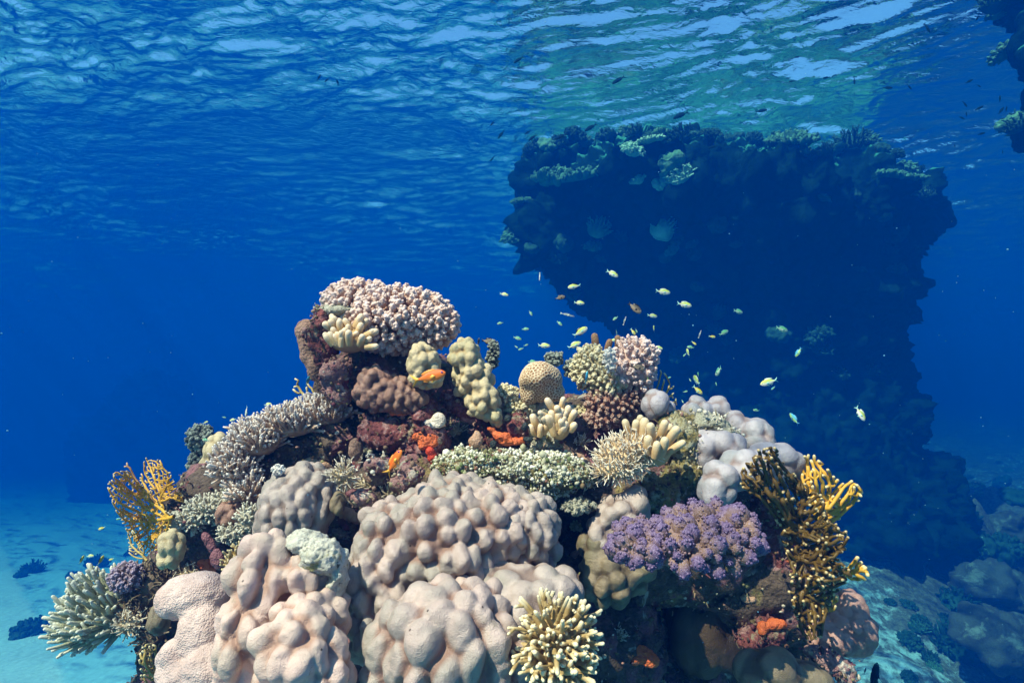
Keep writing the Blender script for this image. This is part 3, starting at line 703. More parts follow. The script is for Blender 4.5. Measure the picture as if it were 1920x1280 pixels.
bushy("pale pink branching coral at the right end of the summit", M_palep, [E(1190, 672, 1.95, 38, 34, 36), E(1165, 700, 1.93, 24, 22, 24), E(1200, 705, 1.94, 22, 30, 24)], 105, 0.0125, 61, keep=front, stretch=1.9)
bushy("bleached white branch in front of the pink branching coral", M_white, [E(1143, 676, 1.86, 9, 22, 8)], 34, 0.0085, 62, keep=front, stretch=1.5)
bushy("tiny white coral sprig on top of the left grey dome", M_white, [E(522, 880, 1.56, 11, 7, 8)], 30, 0.006, 63, keep=front)
bushy("crusted yellowish coral ledge at the edge of the crevice below the table", M_palerock, [E(1085, 948, 1.62, 30, 11, 24)], 70, 0.0085, 64, keep=front)

M_acro = coral_mat("table_coral_fingers", (0.34, 0.23, 0.16), (0.48, 0.35, 0.26), 40, 420, 0.5, 0.002, tip=(0.72, 0.66, 0.60), tip0=0.55, tip1=1.0)
M_acro_g = coral_mat("green_finger_coral", (0.30, 0.31, 0.19), (0.42, 0.43, 0.29), 40, 420, 0.4, 0.002, tip=(0.62, 0.62, 0.50), tip0=0.6, tip1=1.05)
M_acro_w = coral_mat("white_spike_coral", (0.52, 0.38, 0.22), (0.62, 0.48, 0.30), 40, 500, 0.3, 0.001, tip=(0.78, 0.74, 0.64), tip0=0.35, tip1=0.9)
M_acro_t = coral_mat("white_tipped_coral", (0.30, 0.20, 0.07), (0.44, 0.33, 0.15), 40, 420, 0.3, 0.0015, tip=(0.76, 0.66, 0.42), tip0=0.66, tip1=1.0)
M_twig = coral_mat("twig_coral", (0.36, 0.27, 0.15), (0.52, 0.44, 0.30), 40, 420, 0.3, 0.001, tip=(0.70, 0.64, 0.52), tip0=0.4)
M_dtwig = coral_mat("dark_twig", (0.09, 0.06, 0.035), (0.18, 0.13, 0.08), 40, 420, 0.3, 0.001, tip=(0.26, 0.21, 0.13), tip0=0.6)
M_deadtwig = coral_mat("dead_twig", (0.24, 0.21, 0.14), (0.44, 0.42, 0.33), 60, 420, 0.5, 0.002, tip=(0.58, 0.56, 0.46), tip0=0.4)
def branchy(label, *a, name="branching_coral", group="branching corals on the reef", **k): return tag(bush(name, *a, **k), label, "coral", group)
branchy("pinkish table coral with white fingertips running up the left slope", M_acro,
    [E(608, 785, 1.85, 50, 18, 52), E(548, 803, 1.82, 50, 20, 56), E(490, 832, 1.8, 44, 30, 56), E(448, 880, 1.78, 26, 42, 46), E(470, 928, 1.74, 22, 24, 30)],
    300, 0.056, 0.0058, 71, keep=lambda n: front(n) and n[2] > -0.45, lean=(-0.25, -0.35, 0.75), corallites=12, sub=2, bend=0.3, taper=0.55, core=0.72, name="table_coral")
branchy("green grey finger coral sticking out at the far left over the sand", M_acro_g, [E(205, 1140, 1.75, 66, 50, 56), E(180, 1165, 1.74, 50, 34, 50)],
    230, 0.062, 0.0064, 72, keep=lambda n: front(n) and n[0] < 0.6, lean=(-0.65, -0.2, 0.55), corallites=4, sub=1, taper=0.7, bend=0.2)
branchy("white spiky coral cushion in the centre right of the reef", M_acro_w, [E(1165, 858, 1.66, 48, 30, 40), E(1195, 840, 1.66, 34, 26, 36), E(1150, 880, 1.64, 36, 16, 30)],
    330, 0.036, 0.0030, 73, keep=front, lean=(-0.1, -0.2, 0.4), taper=0.3, sub=2, bend=0.5, nseg=6)
branchy("cream finger coral with white tips at the bottom edge right of centre", M_acro_t, [E(1045, 1195, 1.18, 48, 46, 44), E(1040, 1240, 1.17, 38, 34, 36)],
    150, 0.050, 0.0060, 74, keep=lambda n: front(n), lean=(0.1, -0.1, 0.25), taper=0.7, sub=2, bend=0.3, nseg=9, up=0.1, corallites=3)
branchy("pale twiggy coral sprig right of the left grey dome", M_twig, [E(645, 890, 1.56, 15, 13, 14)], 60, 0.034, 0.0028, 75, keep=front, sub=3, bend=0.7, taper=0.5)
branchy("dead whitish branch tangle left of the small brown coral", M_deadtwig, [E(395, 955, 1.76, 46, 18, 26), E(430, 940, 1.78, 30, 18, 24), E(360, 975, 1.75, 28, 14, 20)], 190, 0.022, 0.0042, 76, keep=front, sub=2, bend=0.6, taper=0.7, corallites=3)
branchy("pale dead twig tangle at the right foot of the table coral", M_deadtwig, [E(470, 975, 1.66, 22, 30, 20), E(440, 1000, 1.66, 30, 12, 20)], 110, 0.018, 0.0038, 77, keep=front, sub=2, bend=0.7, taper=0.7)
branchy("dark twiggy algae covered bush behind the velvety coral", M_dtwig, [E(280, 1105, 1.74, 40, 46, 34), E(262, 1140, 1.73, 34, 34, 30)], 170, 0.034, 0.0030, 78, keep=front, sub=3, bend=0.8, taper=0.5)
branchy("pale green twiggy coral at the root of the far left finger coral", M_twig, [E(245, 1168, 1.68, 22, 18, 18)], 90, 0.028, 0.0028, 79, keep=front, sub=3, bend=0.7, taper=0.5)
branchy("mustard coloured finger coral left of the peach lobed coral", coral_mat("mustard_coral", (0.30, 0.20, 0.06), (0.42, 0.30, 0.12), 40, 420, 0.3, 0.001, tip=(0.56, 0.46, 0.26)), [E(447, 1052, 1.5, 18, 22, 18)], 80, 0.022, 0.0042, 80, keep=front, sub=2, bend=0.5)
branchy("small brown twig coral in a dark gap below the grey coral lump", M_dtwig, [E(285, 1190, 1.7, 26, 28, 22)], 70, 0.03, 0.003, 81, keep=front, sub=3, bend=0.8)

# --- stubby finger corals: every finger its own part
M_fing = coral_mat("stubby_finger_coral", (0.50, 0.33, 0.14), (0.64, 0.46, 0.24), 26, 420, 0.3, 0.0012, tip=(0.76, 0.60, 0.40), tip0=0.6, tip1=1.0, rough=0.55)
M_fing2 = coral_mat("stubby_finger_coral_warm", (0.44, 0.28, 0.12), (0.58, 0.41, 0.22), 26, 420, 0.3, 0.0012, tip=(0.66, 0.53, 0.33), tip0=0.6, tip1=1.0, rough=0.55)
def stubby(label, mat, core, spec, r, seed):
    rg = np.random.default_rng(seed); mb = MB()
    for c, rr, rot in core: blob(mb, c, rr, 3, 0.0, rot, 0.05)
    o = tag(mb.build("finger_coral", mat), label, "coral", "stubby finger corals on the reef")
    for (x, y, Y, ang, L, k) in spec:
        f = MB(); a = R(ang); d = np.array([math.cos(a), -rg.uniform(0.15, 0.55), math.sin(a)])
        fingers(f, at(x, y, Y), d, psize(L, Y), psize(r * k, Y), rg, 0.25, 0.15, 12, 7, 0.95, 0.04, 0, 0, 0.12)
        f.build("finger", mat, o)
    return o
rg0 = np.random.default_rng(90)
sp = []
for i in range(30):
    x = rg0.uniform(622, 688); y = rg0.uniform(612, 652); sp.append((x, y, 1.76 - (y - 610) * 0.0016, 90 + (655 - x) * 1.9 - (y - 615) * 0.5 + rg0.normal(0, 14), rg0.uniform(15, 25), rg0.uniform(0.7, 1.0)))
stubby("cream stubby finger coral on the left below the summit cauliflower coral", M_fing, [E(655, 638, 1.82, 38, 24, 26)], sp, 7.0, 91)
sp = []
for i in range(22):
    x = rg0.uniform(1028, 1070); y = rg0.uniform(770, 818); sp.append((x, y, 1.70, 90 + (1050 - x) * 2.2 + rg0.normal(0, 14), rg0.uniform(14, 28), rg0.uniform(0.8, 1.2)))
stubby("small tan finger coral below the honeycomb coral", M_fing, [E(1049, 798, 1.76, 22, 26, 16)], sp, 6.2, 92)
sp = [(1005, 805, 1.75, 100, 26, 1.1), (1018, 812, 1.74, 55, 24, 1.0), (1000, 815, 1.74, 120, 16, 1.0), (1012, 818, 1.73, 80, 20, 0.9)]
stubby("pair of tan coral fingers left of the small tan finger coral", M_fing, [E(1008, 812, 1.77, 9, 8, 8)], sp, 6.0, 93)
sp = [(1192, 825, 1.66, 95, 34, 1.0), (1205, 828, 1.65, 85, 38, 1.2), (1220, 838, 1.64, 88, 44, 1.1), (1232, 835, 1.66, 75, 48, 1.0), (1243, 842, 1.65, 62, 48, 1.1), (1215, 850, 1.62, 95, 30, 1.1), (1235, 855, 1.62, 60, 34, 1.1), (1180, 815, 1.67, 110, 26, 0.9), (1250, 850, 1.64, 45, 36, 0.9), (1228, 858, 1.6, 85, 26, 1.0), (1200, 812, 1.69, 95, 34, 0.9), (1246, 830, 1.68, 80, 34, 0.9)]
stubby("orange tan finger coral behind the white spiky cushion", M_fing2, [E(1218, 850, 1.7, 40, 26, 20)], sp, 7.5, 94)
sp = [(1118, 660, 2.0, 95, 30, 1.1), (1137, 668, 2.0, 88, 28, 1.0), (1158, 662, 2.0, 85, 30, 1.0), (1102, 668, 2.0, 115, 18, 1.0)]
stubby("brown crusted coral stubs standing up behind the cream cauliflower coral", coral_mat("brown_stub", (0.16, 0.08, 0.035), (0.36, 0.22, 0.10), 60, 300, 0.9, 0.004, tip=(0.34, 0.2, 0.1)), [E(1130, 680, 2.02, 34, 16, 18)], sp, 6.0, 95)

# --- fire corals
M_fire = coral_mat("golden_fire_coral", (0.50, 0.26, 0.02), (0.64, 0.37, 0.04), 20, 420, 0.2, 0.001, tip=(0.70, 0.56, 0.28), tip0=0.7, tip1=1.0, rough=0.5)
M_firey = coral_mat("yellow_fire_coral", (0.36, 0.26, 0.07), (0.46, 0.35, 0.11), 20, 420, 0.2, 0.001, tip=(0.66, 0.58, 0.34), tip0=0.5, tip1=0.95, rough=0.5)
M_fire_shade = coral_mat("shaded_fire_coral", (0.085, 0.048, 0.006), (0.15, 0.09, 0.015), 20, 420, 0.2, 0.001, tip=(0.58, 0.44, 0.22), tip0=0.88, tip1=1.0, rough=0.5)  # fire coral again, its backlit shade put into a darker base colour
def firefan(label, *a, **k): return tag(fan("fire_coral", *a, **k), label, "coral", "fan shaped fire corals")
firefan("golden net like fire coral fan at the left edge of the reef", M_fire, [(200, 915), (214, 882), (240, 880), (262, 905), (285, 935), (312, 955), (322, 985), (305, 1025), (275, 1040), (250, 1015), (232, 985), (212, 950)], [(326, 968)], 1.72, step=4, infl=22, kill=4.4, n_attr=3400, r0=1.4, pw=0.22, rmax=6, curve=-0.03, tilt=0.02, seed=101, joins=0.5, wob=1.6)
firefan("golden fire coral fan rising behind the left net like fan", M_fire, [(262, 900), (270, 860), (300, 862), (325, 895), (344, 930), (345, 945), (318, 935), (300, 945), (275, 935)], [(306, 955)], 1.80, step=4, infl=22, kill=4.4, n_attr=1900, r0=1.4, pw=0.23, rmax=5, curve=0.02, tilt=-0.03, seed=102, joins=0.4, wob=1.6)
firefan("reddish brown fire coral sprig between the two left fans", coral_mat("rust_fire_coral", (0.22, 0.10, 0.03), (0.34, 0.17, 0.05), 20, 400, 0.2, 0.001, tip=(0.5, 0.36, 0.2)), [(228, 868), (242, 862), (262, 900), (290, 930), (285, 945), (262, 925), (245, 900)], [(295, 950)], 1.76, step=6, infl=30, kill=7, n_attr=160, r0=1.4, pw=0.3, rmax=4, seed=103, wob=2)
firefan("small pale fire coral fan below the left golden fan", M_firey, [(236, 1000), (250, 990), (268, 1020), (275, 1045), (255, 1050), (240, 1040)], [(276, 1050)], 1.78, step=4, infl=22, kill=4.8, n_attr=500, r0=1.25, pw=0.26, rmax=3.5, seed=104, joins=0.2, wob=1.5)
firefan("yellow fire coral fan at the bottom left edge beside the velvety coral", M_firey, [(258, 1235), (268, 1205), (296, 1208), (306, 1250), (312, 1295), (275, 1290), (260, 1262)], [(312, 1300)], 1.5, step=5, infl=28, kill=6.5, n_attr=700, r0=1.9, pw=0.24, rmax=5, seed=105, joins=0.3, wob=1.5)
firefan("thin yellow fire coral behind the round grey coral ball", M_firey, [(1190, 755), (1200, 705), (1222, 682), (1240, 690), (1262, 718), (1270, 760), (1245, 765), (1225, 765)], [(1222, 772), (1200, 770)], 1.98, step=5, infl=26, kill=6, n_attr=800, r0=1.6, pw=0.25, rmax=4, seed=106, wob=3)
firefan("small yellow fire coral on the left skyline below the brown slab", M_firey, [(547, 704), (575, 712), (598, 735), (600, 760), (565, 768), (546, 748)], [(590, 772)], 1.92, step=6, infl=30, kill=8, n_attr=170, r0=1.9, pw=0.25, rmax=4.5, seed=107, wob=3)
firefan("tiny yellow fire coral sprig above the left table coral", M_firey, [(538, 745), (546, 748), (556, 775), (540, 778)], [(550, 785)], 1.9, step=5, infl=26, kill=7, n_attr=40, r0=1.9, pw=0.25, rmax=4, seed=108)
firefan("shade painted dark fire coral with white tips facing the camera on the right", M_fire_shade,
    [(1388, 912), (1392, 880), (1425, 842), (1452, 835), (1472, 878), (1500, 900), (1545, 935), (1552, 975), (1590, 1000), (1588, 1030), (1570, 1040), (1600, 1080), (1575, 1100), (1558, 1130), (1540, 1195), (1512, 1200), (1488, 1150), (1480, 1060), (1462, 985), (1425, 935)],
    [(1498, 1050), (1490, 1000), (1505, 1110)], 1.52, step=7, infl=40, kill=5.0, n_attr=8000, r0=2.8, pw=0.18, rmax=10, curve=-0.03, tilt=-0.02, seed=109, joins=0.3, wob=6, nseg=8, prune=0.6, bumpy=0.18)
firefan("bright golden fire coral branches behind the shade painted ones on the right", M_fire,
    [(1500, 872), (1512, 852), (1535, 862), (1560, 890), (1580, 908), (1600, 900), (1618, 915), (1606, 945), (1575, 965), (1568, 985), (1540, 990), (1515, 950), (1505, 910)],
    [(1532, 1005)], 1.66, step=7, infl=40, kill=5.4, n_attr=3000, r0=2.8, pw=0.17, rmax=8, seed=110, joins=0.15, wob=4, nseg=8, prune=0.6)
firefan("small golden white tipped fire coral at the right edge of the shade painted fan", M_fire,
    [(1570, 1075), (1590, 1060), (1605, 1040), (1622, 1055), (1632, 1072), (1625, 1088), (1595, 1092)], [(1565, 1095)], 1.58, step=6, infl=30, kill=8, n_attr=250, r0=3.4, pw=0.18, rmax=6, seed=111, wob=3, nseg=8, prune=0.6)
firefan("lemon fire coral below the dark fan beside the rose coral", M_fire,
    [(1545, 1110), (1565, 1100), (1575, 1125), (1560, 1150), (1545, 1140)], [(1542, 1150)], 1.6, step=6, infl=30, kill=8, n_attr=160, r0=3.4, pw=0.18, rmax=6, seed=112, wob=3, nseg=8)

# --- crusted dead table with fine nodules
def crusted_table():
    L = [E(960, 872, 1.72, 125, 22, 85), E(870, 872, 1.7, 55, 24, 60), E(1040, 888, 1.68, 62, 24, 66), E(950, 900, 1.7, 105, 22, 60), E(1000, 915, 1.68, 70, 20, 50)]
    V, N, fc = remesh_lobes(L, 0.006, 3); V2 = V + N * (0.012 * fbm(V * 14, 4, 3))[:, None]
    o = tag(mesh_from("crusted_table_coral", V2, fc, M_gold), "flat dead table coral crusted with pale green nodules in the middle of the reef", "coral")
    rg = np.random.default_rng(8); ok = np.where((N[:, 1] < 0.5) & (N[:, 2] > -0.8))[0]; mb = MB()
    pn = vnoise(V2 * 16.0, 6)
    for i in rg.choice(ok, 4200):
        s = 0.0030 * math.exp(rg.normal(0, 0.38)); tone = np.clip(0.62 + 0.35 * pn[i] + rg.normal(0, 0.22) + 0.1 * N[i, 2], 0, 1)
        p = V2[i] + rg.normal(0, 0.003, 3)
        blob(mb, p + N[i] * s * rg.uniform(0.2, 1.6), s * rg.uniform(0.7, 1.35, 3), 1, tone, None, 0.2)
    m, nt, b = nodes_of("table_nodules"); r = nt.nodes.new("ShaderNodeValToRGB"); cr = r.color_ramp
    cr.elements[0].position = 0.0; cr.elements[0].color = rgb((0.05, 0.045, 0.02)); cr.elements[1].position = 1.0; cr.elements[1].color = rgb((0.74, 0.72, 0.60))
    for p, c in ((0.22, (0.22, 0.10, 0.06)), (0.4, (0.10, 0.14, 0.04)), (0.55, (0.34, 0.33, 0.20)), (0.75, (0.52, 0.52, 0.40))):
        e = cr.elements.new(p); e.color = rgb(c)
    nt.links.new(attr(nt, "tip"), r.inputs[0]); nt.links.new(r.outputs[0], b.inputs["Base Color"]); b.inputs["Roughness"].default_value = 0.8
    q = mb.build("nodule_crust", m, o); q["kind"] = "stuff"
crusted_table()

# --- boulders and slabs of the summit and the gaps
def boulder(label, mat, lobes, seed, amp=0.012, freq=16, voxel=0.006, name="boulder"):
    return tag(rock(name, mat, lobes, voxel, amp, freq, seed), label, "rock", "loose rocks of the reef")
boulder("maroon crusted rock block left of the cream finger coral", M_maroon, [E(604, 608, 1.82, 20, 34, 24), E(614, 650, 1.82, 24, 30, 22), E(596, 640, 1.84, 14, 40, 22)], 201)
boulder("pale flat ledge lying on top of the maroon block", M_palerock, [E(640, 583, 1.84, 46, 8, 30), E(612, 582, 1.84, 22, 9, 24)], 202, 0.006)
boulder("thin brown slab leaning at the left edge of the summit", M_brownslab, [E(572, 622, 1.88, 18, 24, 14), E(578, 650, 1.88, 17, 40, 14), E(588, 680, 1.88, 16, 34, 14)], 203, 0.006)
boulder("pink and yellow crusted round knob below the maroon block", M_pinkrock, [E(628, 702, 1.78, 28, 34, 30), E(632, 735, 1.78, 24, 22, 24)], 204, 0.012, 22)
boulder("maroon rock face with orange patches in the middle below the brown crust", M_maroon, [E(745, 805, 1.77, 72, 34, 36), E(795, 826, 1.75, 40, 40, 34), E(800, 780, 1.77, 40, 26, 30)], 205, 0.018, 15)
boulder("maroon rock band under the tall tan coral", M_maroon, [E(880, 770, 1.82, 60, 18, 26, roty(28)), E(940, 815, 1.8, 52, 26, 30), E(965, 800, 1.8, 26, 34, 26)], 206, 0.014, 18)
boulder("pale bare boulder between the lilac corals on the right", M_palerock, [E(1335, 795, 1.82, 38, 20, 26, roty(18)), E(1318, 790, 1.82, 18, 24, 20), E(1362, 815, 1.8, 24, 14, 18)], 207, 0.010, 18)
boulder("green gold crusted rock wall right of the orange tan finger coral", M_gold, [E(1268, 830, 1.82, 44, 44, 40), E(1278, 895, 1.8, 40, 48, 40), E(1240, 930, 1.75, 40, 34, 36), E(1275, 790, 1.86, 30, 18, 28)], 208, 0.018, 15)
boulder("pale rubble slope between tall tan coral and small tan finger coral", M_palerock, [E(985, 790, 1.88, 46, 30, 36), E(1020, 830, 1.8, 36, 20, 30), E(1040, 770, 1.88, 40, 20, 30)], 209, 0.016, 18)
boulder("yellow pink crusted rock left of the lower orange fish", M_pinkrock, [E(712, 872, 1.64, 30, 18, 22)], 210, 0.010, 22)
boulder("yellow pink crusted rock right of the lower orange fish", M_pinkrock, [E(768, 888, 1.62, 26, 22, 22), E(750, 905, 1.62, 18, 14, 16)], 211, 0.010, 22)
boulder("brown rock flap under the lower orange fish", M_brownslab, [E(705, 895, 1.66, 24, 18, 16)], 212, 0.006)
boulder("small crusted rock in the hollow left of the biggest knobbly coral", M_pinkrock, [E(684, 934, 1.58, 20, 15, 16)], 213, 0.008, 24)
boulder("pinkish stone standing above the pale twiggy sprig", M_brownslab, [E(668, 842, 1.75, 13, 22, 14)], 214, 0.005)
boulder("dull brown rubble bank beneath the left table coral", M_mound, [E(580, 845, 1.86, 70, 30, 40), E(640, 830, 1.86, 40, 40, 36), E(520, 880, 1.84, 40, 34, 36)], 215, 0.02, 16)
boulder("pebbly crusted rock at the bottom right below the rose coral", M_pinkrock, [E(1535, 1228, 1.6, 26, 16, 20), E(1572, 1250, 1.58, 28, 16, 20), E(1585, 1268, 1.58, 18, 18, 18)], 216, 0.010, 22)
boulder("dark red crusted rock deep in the right crevice", M_maroon, [E(1440, 1180, 1.78, 34, 30, 26), E(1410, 1200, 1.77, 30, 26, 24)], 217, 0.012, 18)
boulder("dark overhanging rock behind the shade painted fire coral", M_maroon, [E(1450, 1040, 1.83, 46, 90, 40), E(1440, 960, 1.82, 40, 34, 30)], 218, 0.018, 12)
boulder("pale green crusted rubble left of the dead branch tangle", M_palerock, [E(330, 975, 1.74, 24, 16, 20, roty(25))], 219, 0.008, 22)

# --- sponges and sea squirts
def sponge_mat(name, lo, hi): return coral_mat(name, lo, hi, 40, 200, 0.6, 0.004, rough=0.6)
M_org = sponge_mat("orange_sponge", (0.50, 0.09, 0.02), (0.66, 0.17, 0.05)); M_redsp = sponge_mat("red_sponge", (0.42, 0.03, 0.012), (0.55, 0.06, 0.02))
M_crm = sponge_mat("cream_sponge", (0.58, 0.50, 0.40), (0.72, 0.64, 0.52)); M_sq = sponge_mat("dark_sea_squirt", (0.008, 0.014, 0.014), (0.02, 0.035, 0.033))
M_conesp = sponge_mat("brown_sponge", (0.40, 0.24, 0.15), (0.50, 0.32, 0.22)); M_msp = sponge_mat("plum_sponge", (0.16, 0.06, 0.07), (0.24, 0.10, 0.11))
def sponge(label, mat, lobes, seed, amp=0.006, cat="sponge", name="sponge", group=None): return tag(rock(name, mat, lobes, 0.0035, amp, 30, seed), label, cat, group)
sponge("orange sponge patch on the maroon rock face", M_org, [E(806, 828, 1.705, 22, 16, 9), E(790, 818, 1.710, 16, 8, 8)], 301)
sponge("bright red sponge tongue hanging below the orange patch", M_redsp, [E(812, 856, 1.695, 8, 14, 7), E(806, 846, 1.695, 10, 6, 6)], 302)
sponge("thin orange sponge streak under the brown coral crust", M_org, [E(748, 776, 1.725, 16, 5, 7), E(738, 774, 1.725, 7, 6, 6)], 303)
sponge("branching orange sponge mat above the crusted table", M_org, [E(940, 818, 1.735, 20, 8, 8, roty(15)), E(960, 828, 1.735, 22, 7, 8), E(922, 805, 1.74, 10, 8, 7, roty(40)), E(890, 836, 1.74, 12, 6, 7)], 304)
sponge("cream white sponge with a notch on the maroon rock face", M_crm, [E(800, 792, 1.720, 14, 8, 9, roty(10)), E(822, 788, 1.720, 14, 15, 10), E(815, 798, 1.715, 14, 6, 8)], 305, 0.0015)
sponge("tan cone shaped sponge right of the dark cleft", M_conesp, [E(893, 826, 1.735, 13, 12, 10), E(894, 815, 1.735, 7, 10, 7)], 306, 0.003)
sponge("plum coloured flat sponge blade left of the mustard coral", M_msp, [E(392, 1020, 1.6, 9, 24, 6, roty(-30)), E(408, 1048, 1.58, 13, 20, 7, roty(-20))], 307, 0.004)
for k, (x, y, rx, ry) in enumerate([(925, 832, 8, 9), (990, 823, 11, 6), (984, 800, 6, 9), (952, 785, 7, 8)]):
    sponge(["dark green sea squirt left of the orange sponge mat", "flat dark sea squirt right of the orange sponge mat", "dark sea squirt on the rock above the orange sponge mat", "dark sea squirt under the tip of the tall tan coral"][k], M_sq,
        [E(x, y, 1.725, rx, ry, 7)], 310 + k, 0.002, "sea squirt", "sea_squirt", "dark sea squirts")
sponge("black sea squirt beside the orange tan finger coral", M_sq, [E(1263, 826, 1.70, 6, 6, 6)], 316, 0.002, "sea squirt", "sea_squirt", "dark sea squirts")
sponge("red sponge crust glowing in the right crevice", M_org, [E(1455, 1170, 1.742, 18, 9, 9), E(1430, 1178, 1.74, 9, 12, 8)], 317)

# --- scattered crust of small growths on the mound
def rubble():
    Vs, Ns, Sh = [], [], []
    for o in [mound] + [q for q in C.objects if q.get("category") == "rock" and q.name.startswith("boulder")]:
        me = o.data; n = len(me.vertices)
        v = np.empty(n * 3); me.vertices.foreach_get("co", v); Vs.append(v.reshape(-1, 3))
        v = np.empty(n * 3); me.vertices.foreach_get("normal", v); Ns.append(v.reshape(-1, 3))
        mn = me.materials[0].name; Sh.append(np.full(n, {"maroon_crust": -0.22, "pale_algal_crust": 0.25, "pink_crust": 0.08, "brown_slab": -9}.get(mn, 0.0)))
    V = np.concatenate(Vs); N = np.concatenate(Ns); Sh = np.concatenate(Sh)
    rg = np.random.default_rng(5)
    ok = np.where((N[:, 1] < 0.45) & (V[:, 2] > -1.05) & (Sh > -5))[0]
    wgt = np.where(np.arange(len(V)) < len(Vs[0]), 1.0, 0.30)[ok]; pick = rg.choice(ok, 10000, replace=True, p=wgt / wgt.sum()); mb = MB()
    pn = vnoise(V[pick] * 5.0, 3)
    for q, i in enumerate(pick):
        p = V[i] + rg.normal(0, 0.008, 3); s = min(0.0075, 0.0030 * math.exp(rg.normal(0, 0.5))); tone = np.clip(0.48 + Sh[i] + 0.55 * pn[q] + rg.normal(0, 0.16), 0, 1)
        kind = rg.random()
        if kind < 0.7: blob(mb, p + N[i] * s * 0.3, s * rg.uniform(0.6, 1.6, 3), 1, tone, None, 0.22)
        else:
            d = N[i] + rg.normal(0, 0.5, 3); d /= np.linalg.norm(d); L = s * rg.uniform(1.5, 3.5)
            tube(mb, [p, p + d * L * 0.5 + rg.normal(0, s * 0.4, 3), p + d * L + rg.normal(0, s * 0.6, 3)], [s * 0.5, s * 0.42, s * 0.3], 5, tone, tone)
    m, nt, b = nodes_of("reef_growths"); 
    r = nt.nodes.new("ShaderNodeValToRGB"); cr = r.color_ramp
    cr.elements[0].position = 0.0; cr.elements[0].color = rgb((0.05, 0.03, 0.025)); cr.elements[1].position = 1.0; cr.elements[1].color = rgb((0.58, 0.55, 0.46))
    for p, c in ((0.2, (0.15, 0.04, 0.05)), (0.38, (0.10, 0.08, 0.03)), (0.52, (0.30, 0.17, 0.14)), (0.66, (0.16, 0.17, 0.06)), (0.8, (0.42, 0.36, 0.25))):
        e = cr.elements.new(p); e.color = rgb(c)
    nt.links.new(attr(nt, "tip"), r.inputs[0]); nt.links.new(r.outputs[0], b.inputs["Base Color"]); b.inputs["Roughness"].default_value = 0.8
    bump(nt, b, noise(nt, 220, 4, 0.6, objcoord(nt)), 0.5, 0.004)
    tag(mb.build("reef_growth", m), kind="stuff")
rubble()


# --- small colonies filling the gaps of the mound
from mathutils.bvhtree import BVHTree
def bvh_of(o):
    return BVHTree.FromPolygons([v.co[:] for v in o.data.vertices], [p.vertices[:] for p in o.data.polygons])
def fillers():
    Tm = bvh_of(mound); rg = np.random.default_rng(64)
    for i, (x, y, k) in enumerate([(690, 905, 0), (620, 905, 1), (660, 925, 2), (735, 925, 0), (590, 870, 2), (690, 850, 1), (850, 805, 0), (870, 850, 2), (1010, 850, 1), (1090, 830, 0), (1080, 860, 2), (1100, 905, 0), (1085, 985, 1), (1080, 1040, 2), (1250, 940, 1), (1280, 930, 0),
            (470, 1010, 1), (420, 1000, 0), (380, 1060, 2), (440, 1085, 1), (350, 1075, 0), (640, 1000, 1), (650, 965, 2), (1110, 1130, 2), (1200, 1230, 2), (1160, 1190, 0), (560, 830, 0), (500, 860, 1), (1000, 770, 0), (1060, 745, 2), (1090, 770, 1), (1400, 1120, 2), (1390, 1240, 0)]):
        d = Vector(ray(x, y)).normalized(); h = Tm.ray_cast(Vector((0, 0, 0)), d)
        if h[0] is None: continue
        p = np.array(h[0]); nrm = np.array(h[1]); s = rg.uniform(0.014, 0.026); e = [(p - nrm * s * 0.2, (s * 1.2, s, s * 0.8), None)]
        if k == 0: branchy("tiny cream twig coral growing in a gap between larger corals", M_twig, e, 50, 0.024, 0.0024, 700 + i, keep=lambda n: n @ VIEW > -0.2, sub=3, bend=0.6, taper=0.5, group="tiny corals filling the gaps of the reef")
        elif k == 1: bushy("tiny pale crusty coral clump growing in a gap between larger corals", M_palerock if i % 2 else M_yel, e, 40, 0.007, 700 + i, keep=front, group="tiny corals filling the gaps of the reef")
        else: sponge("small knobbly coloured crust in a gap between larger corals", [M_org, M_conesp, M_msp][i % 3], [(e[0][0], (s * 1.5, s * 0.7, s), None), (p + nrm * s * 0.2 + np.array([s, 0, -s * 0.4]), (s, s * 0.6, s * 0.7), None)], 700 + i, 0.006, "sponge", "sponge", "small crusts in the gaps of the reef")
fillers()
